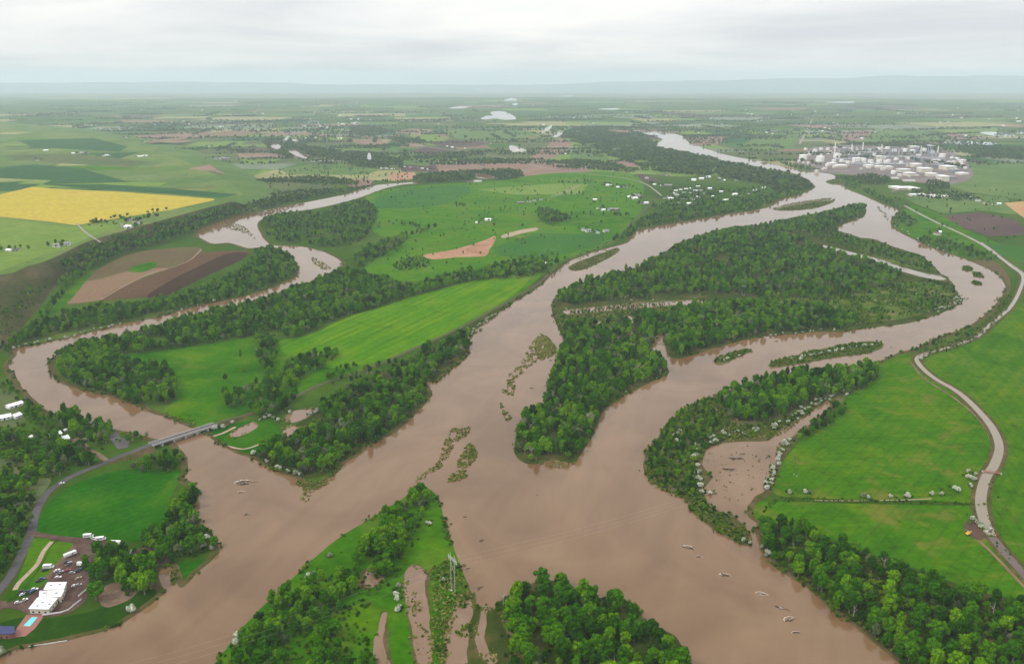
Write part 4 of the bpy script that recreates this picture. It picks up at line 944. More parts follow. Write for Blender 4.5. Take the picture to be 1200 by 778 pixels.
TONE = [('dark green', .22), ('deep green', .42), ('mid green', .6), ('light green', .82), ('yellowish green', 1.0)]
ORD = ['first', 'second', 'third', 'fourth', 'fifth', 'sixth', 'seventh', 'eighth', 'ninth', 'tenth', 'eleventh', 'twelfth', 'thirteenth', 'fourteenth', 'fifteenth', 'sixteenth']
def ordn(i): return ORD[i] if i < len(ORD) else f'{i+1}th'
def rows(items, per=10):
    """items (x px, y px, payload) -> (row, place in the row from the left, payload), rows counted from the nearest"""
    s = sorted(items, key=lambda q: -q[1]); o = []
    for r in range(0, len(s), per):
        for j, q in enumerate(sorted(s[r:r+per], key=lambda q: q[0])): o.append((r // per, j, q[2]))
    return o
bygrove = {}
for i in SINGLE: bygrove.setdefault(TREES[i][4], []).append((sx[i], sy[i], i))
for gv, it in bygrove.items():
    for r, j, i in rows(it):
        x, y, z, s, _ = TREES[i]
        tn, tv = TONE[min(4, max(0, int(rnd.gauss(2.1, 1.15))))]
        sz = 'tall' if s > .98 else ('small' if s < .68 else 'medium')
        e = empty('cottonwood_tree', (x, y, z), rnd.uniform(0, 6.28), (s * rnd.uniform(.85, 1.12), s * rnd.uniform(.85, 1.12), s))
        tag(e, f'{sz} {tn} tree, {ordn(j)} from left in {ordn(r)} row of {G[gv][4:]}', 'tree', 'trees of ' + G[gv])
        c = link(bpy.data.objects.new('crown', CROWN[rnd.randrange(NCW)]), e); c.color = (tv, .12, 0, 1)
        link(bpy.data.objects.new('trunk', TRUNK[rnd.randrange(3)]), e)

def spread(name, A, protos, label, tone=(.5, 1.0), trunks=None):
    """the rest of a kind, too many to count, as ONE object whose points carry the plants"""
    me = bpy.data.meshes.new(name)
    me.from_pydata([a[:3] for a in A], [], [])
    for nm, typ, vals in (('spin', 'FLOAT', [rnd.uniform(0, 6.28) for a in A]), ('pick', 'INT', [rnd.randrange(len(protos)) for a in A])):
        at_ = me.attributes.new(nm, typ, 'POINT'); at_.data.foreach_set('value', vals)
    sv = me.attributes.new('size', 'FLOAT_VECTOR', 'POINT'); sv.data.foreach_set('vector', [c * a[3] for a in A for c in (rnd.uniform(.8, 1.22), rnd.uniform(.8, 1.22), rnd.uniform(.8, 1.18))])
    o = link(bpy.data.objects.new(name, me)); tag(o, label, kind='stuff'); o.color = (tone[0], tone[1], 0, 1)
    ng = bpy.data.node_groups.new(name, 'GeometryNodeTree')
    ng.interface.new_socket('Geometry', in_out='INPUT', socket_type='NodeSocketGeometry'); ng.interface.new_socket('Geometry', in_out='OUTPUT', socket_type='NodeSocketGeometry')
    gi, go = nd(ng, 'NodeGroupInput'), nd(ng, 'NodeGroupOutput'); l = ng.links.new
    def named(nm, typ):
        n = nd(ng, 'GeometryNodeInputNamedAttribute', data_type=typ); n.inputs[0].default_value = nm; return n.outputs[0]
    cmb = nd(ng, 'ShaderNodeCombineXYZ'); l(named('spin', 'FLOAT'), cmb.inputs[2])
    parts = []
    for pr, sel in ((protos, True), (trunks, False)):
        if not pr: continue
        jn = nd(ng, 'GeometryNodeJoinGeometry')
        for d in reversed(pr):
            po = bpy.data.objects.new('shape', d)
            n = nd(ng, 'GeometryNodeObjectInfo', transform_space='ORIGINAL'); n.inputs[0].default_value = po; n.inputs['As Instance'].default_value = True
            l(n.outputs['Geometry'], jn.inputs[0])
        ip = nd(ng, 'GeometryNodeInstanceOnPoints'); l(gi.outputs[0], ip.inputs['Points']); l(jn.outputs[0], ip.inputs['Instance'])
        ip.inputs['Pick Instance'].default_value = True
        l(named('pick', 'INT'), ip.inputs['Instance Index']); l(cmb.outputs[0], ip.inputs['Rotation']); l(named('size', 'FLOAT_VECTOR'), ip.inputs['Scale'])
        parts.append(ip)
    jo = nd(ng, 'GeometryNodeJoinGeometry')
    for p in parts: l(p.outputs[0], jo.inputs[0])
    l(jo.outputs[0], go.inputs[0])
    md = o.modifiers.new('spread', 'NODES'); md.node_group = ng
    return o
rest = [a for i, a in enumerate(TREES) if i not in SINGLE]
spread('cottonwood_forest', rest, CROWN * 3 + SLIM * 2 + GREY * 2 + DEAD[:1], 'green cottonwood woods along both rivers and over the big island', (.5, .9), TRUNK)
spread('far_woods', FARW, FAR, 'hazy dark woods, shelter belts and riverside strips over the far valley', (.45, 1.5))
print('trees', len(TREES), 'far', len(FARW))

# ------------------------------------------------------------------ pale flowering bushes, each one a thing
PB = []
def pb(px, place, size=(.7, 1.15), z=IZ): PB.extend((x, y, z, rnd.uniform(*size), place) for x, y in px)
def pbl(px, sp, place, size=(.7, 1.15), side=2.0, z=IZ):
    for a in along(px, sp, size, z, side):
        X, Y, _ = project(np.array([[a[0], a[1], z]])); PB.append((float(X[0]), float(Y[0]), z, a[3], place))
pbl([(829,519),(850,510),(880,506),(900,501),(925,493),(945,479),(965,468),(985,461),(995,463)], 5.5, 'the hedge along the pond channel', side=4, size=(.6, 1.05))
pbl([(926,514),(916,530),(908,550),(903,563),(899,576)], 5.0, "the pond's meadow side", side=2)
pbl([(820,530),(815,545),(820,560),(823,575),(838,578)], 8, "the pond's wooded side", side=3.5)
pbl([(795,500),(803,515),(812,530)], 16, 'the scrub between river and pond', side=8)
pb([(925,578),(943,577),(949,577),(1012,582),(1017,583),(1043,582),(1063,582),(1092,579.5),(1104,579),(1119,573),(1122,575)], 'the fence line across the right meadow', (.8, 1.2))
pb([(1135,560),(1134,553),(1143,556),(1138,570),(1141,562)], 'the clump beside the canal footbridge', (.8, 1.2))
pb([(1139,608),(1142,611),(1146,614),(1150,618)], "the hedge by the canal's dark end", (.8, 1.1))
pb([(893,641),(900,648),(898,652)], 'the corner of the right bank wood', (.8, 1.2))
pb([(879,637),(872,634)], 'the tip of the scrub point', (.7, 1.0))
pbl([(1088,366),(1105,361),(1120,353),(1123,347)], 7, 'the downstream tip of the big island', side=6, size=(.6, 1.1))
pbl([(1005,360),(1040,356),(1070,350)], 34, 'the open scrub of the big island', side=22, size=(.5, .9))
pbl([(906,394),(935,390),(968,387),(985,386)], 14, 'the south shore of the big island', side=3, size=(.6, 1.0))
pbl([(930,422),(955,416),(980,411),(1005,406),(1028,404)], 8, 'the long reed bar', side=3, size=(.7, 1.15))
pb([(848,423),(866,417),(853,421)], 'the small bushy islet', (.7, 1.0))
pbl([(18,408),(40,402),(75,396),(110,387),(145,379)], 11, "the bend's far bank, lower part", side=3, size=(.6, 1.1))
pbl([(195,367),(215,362),(240,356),(266,350)], 17, "the bend's far bank, upper part", side=4, size=(.6, 1.1))
pbl([(550,396),(556,388),(568,377),(580,369)], 8, "the long meadow's riverbank", side=3, size=(.7, 1.1))
pb([(522,421),(530,412),(540,405),(545,401),(534,417)], 'the curve of the left riverbank', (.6, .95))
pb([(488,448),(493,456),(490,462),(484,463)], 'the cove of the left riverbank', (.7, 1.0))
pb([(251,503),(262,501),(272,496)], 'the verge at the bridge end', (.9, 1.3))
pb([(310,490),(316,488),(320,490),(326,493),(313,486),(304,493),(340,484)], 'the grove by the flooded hollow', (.8, 1.2))
pb([(364,486),(372,482),(369,484)], 'the edge of the flooded hollow', (.8, 1.2))
pb([(297,532),(313,541),(327,549),(338,553),(346,555),(352,556)], 'the shore of the wooded tip', (.9, 1.3))
pb([(386,652),(362,677),(367,674),(320,700),(309,752),(278,746),(276,754),(279,771),(352,713)], 'the left shore of the pointed spit', (.8, 1.3))
pb([(467,688),(464,697),(466,703),(468,712),(466,716)], 'the middle of the pointed spit', (.9, 1.2))
pb([(504,614),(500,613),(519,680)], 'the right shore of the pointed spit', (.6, .9))
pb([(217,606),(224,612),(230,622),(240,640),(248,643),(243,631),(236,640),(228,632)], 'the thicket beside the flooded lawn', (.9, 1.4))
pb([(155,716)], 'the lawn edge at the water', (1.55, 1.6)); pb([(2,766)], 'the bottom corner of the lawn', (1.5, 1.6))
pb([(663,363),(668,377),(700,362),(740,352),(765,352),(820,346),(1073,345)], 'the muddy channel of the big island', (.5, .9))
pb([(741,447),(733,460)], 'the near shore of the big island', (.7, .9))
pb([(1085,418),(1079,421)], 'the canal bend', (.9, 1.2))
pb([(1000,262),(1005,257),(976,268)], 'the north shore of the big island', (.6, .9))
pbl([(1030,243),(1048,262),(1080,284),(1120,300)], 45, 'the far right riverbank', side=4, size=(.7, 1.1))
X_ = [(at(a[0], a[1], a[2]), a) for a in PB]
pbg = {}
for P, a in X_:
    if -5 < a[0] < 1205 and a[1] < 782: pbg.setdefault(a[4], []).append((a[0], a[1], (P, a)))
npb = 0
for plc, it in pbg.items():
    it.sort(key=lambda q: q[0])
    for j, (x, y, (P, a)) in enumerate(it):
        tn, tv = (('white', .95), ('cream white', .75), ('silvery', .5), ('grey green', .25))[min(3, int(abs(rnd.gauss(0, 1.35))))]
        o = link(bpy.data.objects.new('flowering_bush', PALE[rnd.randrange(5)])); o.location = (P.x, P.y, P.z - .1); o.rotation_euler = (0, 0, rnd.uniform(0, 6.28))
        s = a[3]; o.scale = (s * rnd.uniform(.85, 1.25), s * rnd.uniform(.85, 1.2), s); o.color = (tv, .08, 0, 1)
        w_ = f', {ordn(j)} from left' if len(it) > 1 else ''
        tag(o, f'{tn} flowering bush{w_}, {"at" if plc.startswith("the tip") or "corner" in plc else "along" if "shore" in plc or "bank" in plc or "side" in plc or "hedge" in plc or "line" in plc else "in"} {plc}', 'bush', 'pale bushes of ' + plc)
        npb += 1
print('bushes', npb)

# ------------------------------------------------------------------ low scrub and drowned reeds
S_ = []
def scr(px, sp, size=(.5, 1.1), keep=1.0, gaps=.2, z=IZ, gap_s=14): S_.extend(scatter(px, sp, True, size, keep, z, gaps, gap_s))
scr([(757,542),(775,510),(793,486),(845,464),(848,490),(835,520),(818,545),(818,578),(800,585),(775,570)], 4.2)
scr([(800,582),(835,580),(850,600),(866,618),(880,632),(872,640),(845,628),(818,604)], 3.6, (.4, .9))
scr([(655,378),(665,366),(740,356),(820,360),(770,368),(700,378),(662,400)], 6, (.5, 1.0), gaps=.35)
scr([(930,350),(1060,330),(1112,332),(1118,346),(1095,364),(985,384)], 6, (.4, 1.1), gaps=.42, gap_s=25)
scr([(970,285),(1040,304),(1100,320),(1085,302),(1030,286),(985,276)], 7.5, gaps=.3)
scr([(901,429),(930,418),(1000,403),(1033,403),(1010,415),(938,426)], 4, (.4, .9), gaps=.1)
scr([(838,425),(860,413),(880,410),(858,422)], 4, (.5, .9), gaps=.1)
scr([(911,246),(950,239),(978,233),(955,244)], 7, (.6, 1.0), gaps=.1)
scr([(666,314),(690,303),(722,291),(712,303),(680,317)], 5, (.3, .7), gaps=.35)
scr([(1128,313),(1136,312),(1140,316),(1132,318)], 4, (.4, .8), gaps=0); scr([(1140,319),(1149,321),(1150,325),(1142,324)], 4, (.4, .8), gaps=0); scr([(1141,329),(1149,331),(1148,334),(1141,333)], 4, (.4, .8), gaps=0)
scr([(270,790),(290,745),(345,690),(404,668),(440,640),(480,600),(500,600),(478,660),(430,720),(430,790)], 5.2, (.3, .9), gaps=.3)
scr([(510,670),(530,655),(542,680),(548,700),(530,735),(522,770),(512,770),(508,730),(512,700)], 3.2, (.25, .6), gaps=.25)
scr([(595,705),(655,690),(735,712),(790,752),(800,790),(605,790)], 5, (.3, .9), gaps=.25)
scr([(890,618),(950,628),(1050,664),(1160,700),(1240,720),(1240,800),(1080,800),(1000,730),(920,665)], 5.5, (.4, 1.2), gaps=.2)
scr([(300,540),(350,510),(400,460),(500,415),(548,388),(545,416),(500,462),(440,518),(395,550),(350,558)], 7, (.4, 1.0), gaps=.2)
scr([(600,352),(620,342),(645,324),(650,320),(630,338),(605,355),(580,371),(570,376)], 5, (.3, .8), gaps=.2)
scr([(210,590),(232,574),(226,604),(250,640),(200,665),(150,700),(145,660),(190,620)], 6, (.4, 1.0), gaps=.2)
scr([(0,500),(40,495),(100,505),(120,530),(60,562),(0,580),(-30,560),(-30,510)], 7, (.5, 1.2), gaps=.35, z=.2)
scr([(-30,600),(40,575),(36,610),(10,670),(-30,690)], 6.5, (.5, 1.2), gaps=.2, z=.2)
scr([(0,330),(50,312),(70,306),(60,330),(30,370),(0,400),(-30,380)], 10, (.4, 1.1), gaps=.42, gap_s=40, z=12)
scr([(1085,412),(1130,394),(1165,366),(1180,340),(1186,350),(1170,376),(1140,400),(1095,416)], 6, (.3, .9), gaps=.35, z=.3)
scr([(1160,560),(1172,548),(1180,570),(1165,590),(1156,590)], 6, (.2, .5), gaps=.45, z=.3)
scr([(1155,600),(1170,622),(1210,672),(1210,680),(1180,655),(1158,625)], 5, (.2, .5), gaps=.35, z=.3)
scr([(205,490),(222,500),(244,508),(240,498),(220,486)], 4, (.2, .5), gaps=.3, z=.3)
scr([(890,606),(905,586),(925,583),(1000,585),(1140,590),(1140,592),(1000,589),(925,588),(900,596)], 3.2, (.25, .6), gaps=.1, z=.2)
scr([(64,417),(58,430),(68,444),(90,455),(140,470),(200,490),(215,497),(190,492),(130,472),(80,456),(56,444),(52,430)], 6, (.2, .6), gaps=.45)
scr([(846,496),(880,498),(905,494),(945,478),(962,470),(945,484),(925,496),(903,507),(880,513),(848,516),(836,520)], 4.0, (.35, .95), gaps=.05)
scr([(846,478),(858,490),(848,500),(838,505)], 4, (.4, .9), gaps=.1)
S_ = dry(S_)
def fringe(W, step, lst, size, out_, prob):
    for a, b in zip(W, W[1:]):
        if a.y > 1900: continue
        d = b - a; Ln = d.length
        if Ln < .01: continue
        nn_ = Vector((d.y, -d.x, 0)) / Ln * inward(W); k = max(1, int(Ln / step))
        for j in range(k):
            p = a.lerp(b, (j + rnd.random()) / k)
            if rnd.random() > prob or mnoise.noise(Vector((p.x / 24, p.y / 24, 9))) < .06: continue
            q = p + nn_ * rnd.gauss(0, out_); lst.append((q.x, q.y, .55, rnd.uniform(*size), None))
for k_, W_ in ISL.items(): fringe(W_, 1.5, S_, (.2, .9), 1.5, .9)
fringe(river_ring, 1.6, S_, (.2, .9), 2.0, .9)
for q in PB:
    P = at(q[0], q[1])
    for _ in range(3): S_.append((P.x + rnd.gauss(0, 3), P.y + rnd.gauss(0, 3), .8, rnd.uniform(.3, .75), None))
spread('undergrowth_shrubs', S_, SHRUB, 'low green willow scrub under the trees and along the banks', (.6, 1.2))
Q_ = []
def rd(px, sp, size=(.5, 1.1), gaps=.3, z=RZ, gap_s=6): Q_.extend(scatter(px, sp * .72, True, (size[0] * .5, size[1] * .85), .9, z, gaps + .06, gap_s))
BAR = [(635,391),(653,409),(647,418),(637,421),(624,427),(612,438),(604,446),(602,463),(592,462),(588,456),(594,443),(606,430),(614,419),(620,406),(628,397)]
rd(BAR, 2.6, (.4, 1.1), .5); rd([(586,471),(592,480),(600,489),(594,493),(588,484)], 2.6, gaps=.35)
rd([(627,400),(640,394),(652,410),(640,420),(630,420)], 2.4, (.6, 1.3), .2)
rd([(648,428),(655,424),(650,445),(642,455),(640,450)], 3, gaps=.4)
rd([(529,503),(540,501),(551,501),(548,510),(536,518),(528,530),(520,545),(505,556),(488,566),(490,557),(505,548),(515,538),(518,524),(524,512)], 2.6, (.4, 1.0), .35)
rd([(550,519),(559,530),(556,540),(545,548),(535,546),(540,535)], 2.2, (.6, 1.3), .12)
rd([(533,552),(548,552),(545,560),(527,565),(526,560)], 2.2, (.6, 1.2), .25)
rd([(345,566),(362,562),(378,562),(392,556),(384,568),(368,576),(360,588),(352,584),(356,574)], 2.6, (.4, 1.0), .3)
rd([(620,541),(650,541),(675,541),(662,549),(640,546)], 3, (.4, .9), .35)
rd([(503,668),(530,655),(545,680),(552,700),(538,712),(530,735),(524,770),(512,775),(505,740),(508,700)], 2.6, (.4, 1.0), .3, IZ)
rd([(480,700),(486,690),(494,710),(500,740),(494,745),(484,722)], 2.4, (.4, .9), .45, IZ)
rd([(830,600),(866,622),(880,636),(850,628)], 3, (.5, 1.0), .3)
rd([(800,582),(820,580),(835,600),(815,600)], 2.8, (.5, 1.0), .25, .6)
rd([(757,540),(768,525),(790,578),(770,572)], 3, (.5, 1.1), .3, .6)
rd([(905,245),(930,238),(975,232),(950,243),(925,247)], 6, (.8, 1.6), .3)
rd([(365,302),(372,304),(388,314),(382,316),(370,312)], 5, (.7, 1.5), .4)
rd([(300,282),(292,275),(262,266),(275,262),(290,268)], 7, (.8, 1.6), .5)
rd([(666,313),(690,302),(724,290),(714,300),(680,316)], 4.5, (.6, 1.2), .4, IZ)
rd([(700,300),(720,294),(730,290),(715,302)], 5, (.6, 1.2), .5)
rd([(660,372),(740,362),(818,360),(760,366),(690,378)], 4.5, (.6, 1.3), .35, IZ)
rd([(222,497),(236,500),(205,488),(190,483),(200,484)], 3, (.5, 1.1), .3, .5)
rd([(832,526),(895,519),(905,538),(896,568),(878,590),(850,585),(830,560)], 4.6, (.35, .8), .85)
rd([(848,498),(900,500),(945,482),(965,470),(930,500),(905,512),(850,516)], 3.6, (.5, 1.0), .3, .6)
for W_ in FLR: fringe(W_, 1.1, Q_, (.3, 1.0), 2.0, .8)
for k_, W_ in ISL.items(): fringe(W_, 3, Q_, (.3, .9), 2.6, .5)
spread('flooded_reeds', Q_, REED, 'olive and yellowish reeds standing in the shallow brown water', (.5, 1.2))
print('shrubs', len(S_), 'reeds', len(Q_))

# ------------------------------------------------------------------ roads, tracks, canal
GZ = 0.46
def road(name, px, width, mat, zs=None, z=GZ, k=6):
    o = ribbon(name, px, width, z, M[mat], k, zs)
    if zs and max(zs) > 1:                                # the fill it runs on
        V = [Vector(v.co) for v in o.data.vertices]; n = len(V) // 2; E, F = [], []
        for i in range(n):
            a, b = V[2*i], V[2*i+1]; d = (b - a).normalized(); h = max(a.z - .05, .1)
            E += [a + d * .02 - Vector((0, 0, .05)), Vector((a.x, a.y, 0)) - d * 1.7 * h, b - d * .02 - Vector((0, 0, .05)), Vector((b.x, b.y, 0)) + d * 1.7 * h]
        for i in range(n - 1):
            F += [(4*i, 4*i+4, 4*i+5, 4*i+1), (4*i+2, 4*i+3, 4*i+7, 4*i+6)]
        tag(mesh_obj('road_embankment', E, F, M['bank']), kind='structure')
    return o
BZ = 5.2
road('road', [(-40,735),(0,690),(14,671),(27,646),(37,623),(42,600),(56,577),(80,560),(104,549.5),(124,541.5),(140,534.5),(158,528),(176,520.5)], 7.5, 'asphalt', [GZ]*9 + [1.2, 3.0, 4.6, BZ])
road('road', [(252,496.3),(270,490.5),(290,485),(340,467),(375,450.5),(410,439),(450,424),(490,406),(530,388),(570,367),(610,345),(636,328),(648,315),(665,303.5),(695,292),(720,281),(738,264),(758,243),(776,229)], 5.5, 'verge_road', [BZ, 3.6, 1.4] + [GZ]*16)
road('road', [(126,540.5),(116,533),(106,528),(97,524),(86,514)], 6, 'dirt')
road('road', [(0,506),(12,511),(24,516)], 7, 'asphalt', z=.5)
road('driveway', [(37,624),(60,629),(100,633),(128,637)], 7, 'yard', z=.5)
road('track', [(61,634),(51,646),(44,660),(35,670),(22,683),(17.5,691)], 4, 'sand', z=.5)
road('track', [(88,639),(76,651.6),(65.5,664.5),(55,678.5)], 4, 'dirt', z=.5)
CAN = [(1150,284),(1165,295),(1183,311),(1198,323),(1196,338),(1184,360),(1163,378),(1148,392),(1133,400),(1108,408),(1085,414),(1075,420),(1079,429),(1095,443),(1125,461),(1150,485),(1165,505),(1171,525),(1165,545),(1155,560),(1149.5,582),(1151,600),(1156,616),(1162,627)]
ribbon('canal_bank', CAN, [10, 13, 14, 15, 15, 15, 15, 15, 15, 15, 15, 16, 16, 16, 17, 17, 18, 18, 18, 18, 18, 18, 17, 16], .46, M['bank'], 6, rough=1.0)
ribbon('canal', CAN, [3, 5, 5, 5.5, 6, 6, 6, 6, 6, 6, 6.5, 7, 7, 7.5, 8, 8.5, 9, 9, 9.5, 9.5, 10, 10, 9.5, 8], .5, M['canal'], 6)
ribbon('canal_bank', [(1162,627),(1178,648),(1200,672),(1240,715)], 15, .47, M['bank'], 6, rough=1.0)
ribbon('canal', [(1163,629),(1178,648),(1200,672),(1240,715)], 8, .51, M['canal_dark'], 6)
ribbon('track', [(1147,633),(1165,650),(1200,687),(1240,728)], 3, .5, M['tan'], 6)
ribbon('track', [(1068,425),(1084,444),(1118,466),(1146,490),(1159,510),(1163,528),(1150,556)], 3, .45, M['dirt'], 6)
for p in ([(955,586),(1000,586.5),(1020,586)], [(1030,586),(1060,585.5),(1092,584)]): ribbon('path', p, 1.6, .5, M['sand'], 4)
for p, w_ in (([(1060,241),(1090,257),(1120,271),(1150,286),(1178,306),(1204,324),(1240,350)], 9), ([(1105,180),(1120,181),(1150,185),(1200,192),(1260,200)], 14), ([(937,169),(944,156),(952,140)], 14), ([(1105,166),(1122,163),(1140,160),(1155,158)], 14),
              ([(450,161),(472,167),(508,173),(550,179),(600,186),(650,192),(688,197),(750,203),(790,206)], 12), ([(600,186),(640,197),(700,205),(750,213),(775,229)], 7), ([(645,231),(660,226),(680,217)], 6), ([(300,196),(340,191),(400,189)], 9),
              ([(930,229),(960,231),(990,238)], 5), ([(90,262),(100,272),(118,284)], 5), ([(140,262),(160,259),(178,256)], 5), ([(160,287),(162,280),(172,272)], 5)):
    ribbon('road', p, w_, .47 if p[0][0] > 200 or p[0][1] > 280 else BH + .3, M['gravel'], 5)
for p in ([(118,351),(150,333),(180,319),(196,315),(222,305),(236,292)],): ribbon('track', p, 2.2, .47, M['sand'], 6)
ribbon('track', [(250,511),(262,507),(276,500)], 4, .5, M['sand'], 5)
ribbon('track', [(262,521),(285,526),(305,520)], 3, .5, M['sand'], 5)
sheet('terrace', [(31,720),(51,719.5),(50,724),(41,736),(30,745),(14,747),(20,735)], .5, M['brick'], False)
sheet('refinery_yard', [(928,196),(935,184),(955,172),(985,170),(1040,170),(1100,172),(1132,186),(1141,205),(1132,213),(1108,217),(1076,214),(1045,209),(1005,206),(985,203.5),(960,202.5)], .4, M['refinery_pad'], False)
sheet('gravel_yard', [(1043,225),(1055,217),(1074,219),(1075,223),(1060,223)], .4, M['refinery_pad'], False)
sheet('gravel_yard', [(1060,228),(1085,225),(1115,231),(1095,233)], .4, M['gravel'], False)
sheet('pond', [(1106,167.5),(1125,165.6),(1165,167.6),(1163,169.6),(1135,170)], .45, M['pond'], True)
sheet('pond', [(1148,155.6),(1172,155.2),(1190,159.4),(1172,160.4)], .45, M['pond'], True)
sheet('pond', [(1180,154.6),(1215,154),(1215,157.5),(1190,157)], .45, M['pond'], True)
for px in REACH:
    sheet('river_reach', px, .47, M['water'], True, 2, 5)

# ------------------------------------------------------------------ the road bridge
def put(name, parts, loc, rz=0, scale=None, label=None, cat=None, group=None):
    """a thing whose parts are shared meshes: parts = [(part name, mesh data), ...]"""
    e = empty(name, loc, rz, scale); tag(e, label, cat, group)
    for nm, d in parts:
        o = link(bpy.data.objects.new(nm, d), e)
        if nm == 'frame': o['kind'] = 'stuff'
    return e
A_, B_ = at(177, 520.2, BZ), at(251.5, 496.6, BZ)
mid = (A_ + B_) / 2; LB = (B_ - A_).length; rzb = math.atan2(B_.y - A_.y, B_.x - A_.x)
br = empty('road_bridge', (mid.x, mid.y, 0), rzb); tag(br, 'long grey concrete road bridge over the brown side river', 'bridge')
hl = LB / 2 + 1
MB().box(-hl, hl, -4.6, 4.6, BZ - .45, BZ - .02).build('deck', M['concrete'], br)
MB().box(-hl, hl, -3.7, 3.7, BZ - .02, BZ + .03).build('roadway', M['lot'], br)
for s in (-1, 1):
    MB().box(-hl, hl, s*3.5 - .25, s*3.5 + .25, BZ - 2.1, BZ - .45).build('girder', M['concrete'], br)
    mb = MB()
    for zz in (.55, .95): mb.box(-hl, hl, s*4.4 - .08, s*4.4 + .08, BZ + zz, BZ + zz + .14)
    rl = mb.build('railing', M['steel_pale'], br)
    for k in range(int(LB / 4) + 1):
        x = -hl + .6 + k * 4
        if x < hl: MB().box(x - .1, x + .1, s*4.4 - .06, s*4.4 + .06, BZ - .02, BZ + 1.12).build('post', M['steel_pale'], rl)
for k in range(5):
    x = (k - 2) * LB / 5.6
    MB().prism([(x-.9, -4.4), (x+.9, -4.4), (x+1.1, 0), (x+.9, 4.4), (x-.9, 4.4), (x-1.1, 0)], -1.5, BZ - 2.1).build('pier', M['concrete'], br)
for s in (-1, 1): MB().box(s*hl - (0 if s < 0 else 2.2), s*hl + (2.2 if s < 0 else 0), -5, 5, -.5, BZ - .46).build('abutment', M['concrete'], br)

# ------------------------------------------------------------------ power line
def tower_parts(mk, h=35.0, sepn=6.4):
    pole = MB().tube((0, 0, -.5), (0, 0, h), .27, .17, 8).data('pole', M[mk])
    arm = MB().box(-.18, .18, -7.6, 7.6, h - 4.1, h - 3.7).box(-.18, .18, -7.6, 7.6, h - 5.7, h - 5.4).data('crossarm', M[mk])
    x = MB()
    for s in (-1, 1):
        x.tube((.1, -sepn/2, h - 9 + (0 if s < 0 else -8)), (.1, sepn/2, h - 9 + (-8 if s < 0 else 0)), .13, .13, 6)
        x.tube((0, s*7.4, h - 4), (0, s*sepn/2, h - .6), .1, .1, 5); x.tube((0, s*7.4, h - 5.5), (0, s*sepn/2, h - 8.5), .1, .1, 5)
    brace = x.data('brace', M[mk])
    ins = MB().lathe([(.06, -1.9), (.2, -1.6), (.08, -1.3), (.2, -1.0), (.08, -.7), (.2, -.4), (.05, 0)], 8).data('insulator', M['grey_roof'])
    return pole, arm, brace, ins
TPS = {k: tower_parts(k) for k in ('steel_pale', 'wood')}
def tower(x, y, rz, label, scale=1.0, z=.4, mk='steel_pale'):
    TP = TPS[mk]
    P = at(x, y, 0); e = empty('transmission_tower', (P.x, P.y, z), rz, scale); tag(e, label, 'power pylon', 'twin-pole pylons')
    for s in (-1, 1):
        o = link(bpy.data.objects.new('pole', TP[0]), e); o.location = (0, s*3.2, 0)
        f = link(bpy.data.objects.new('footing', FOOTING), e); f.location = (0, s*3.2, .1)
    link(bpy.data.objects.new('crossarm', TP[1]), e); link(bpy.data.objects.new('brace', TP[2]), e)
    for yy in (-7, 0, 7):
        o = link(bpy.data.objects.new('insulator', TP[3]), e); o.location = (0, yy, 35 - 5.7)
    return e
FOOTING = MB().lathe([(1.1, -.6), (1.1, .25), (.8, .4)], 10).data('footing', M['concrete'])
pa, pb_, pc = at(70, 850), at(531, 695), at(932, 557)
d1 = math.atan2(pb_.y - pa.y, pb_.x - pa.x); d2 = math.atan2(pc.y - pb_.y, pc.x - pb_.x)
tower(531, 695, (d1 + d2) / 2, 'tall pale pylon of two poles on the tip of the pointed spit', z=IZ)
tower(932, 557, d2, 'slim dark twin-pole pylon on the meadow edge beside the muddy pond', .6, mk='wood')
tower(70, 850, d1, 'pale twin-pole pylon below the lawn beyond the brown river')
tower(871, 347, d2 + .3, 'pale twin-pole pylon among the trees of the big island', .62, z=IZ)
def cable(a, b, ra, rb, off, h1, h2, label, sag):
    p = a + Vector((-math.sin(ra), math.cos(ra), 0)) * off[0]; q = b + Vector((-math.sin(rb), math.cos(rb), 0)) * off[1]
    p.z, q.z = h1, h2; n = 28; mb = MB(); last = None
    for i in range(n + 1):
        t = i / n; r = p.lerp(q, t); r.z -= sag * 4 * t * (1 - t)
        if last is not None: mb.tube(last, r, .014, .014, 5, cap=False)
        last = r
    tag(mb.build('power_cable', M['wire']), label, 'cable', 'cables of the power line')
for j, nm in ((-7, 'nearest'), (0, 'middle'), (7, 'farthest')):
    cable(pa, pb_, d1, (d1+d2)/2, (j, j), 27.9, 28.4, f'{nm} of three thin cables strung over the pointed spit', 7)
    cable(pb_, pc, (d1+d2)/2, d2, (j, j*.6), 28.4, 17.2, f'{nm} of three thin cables crossing the wide brown river', 9)

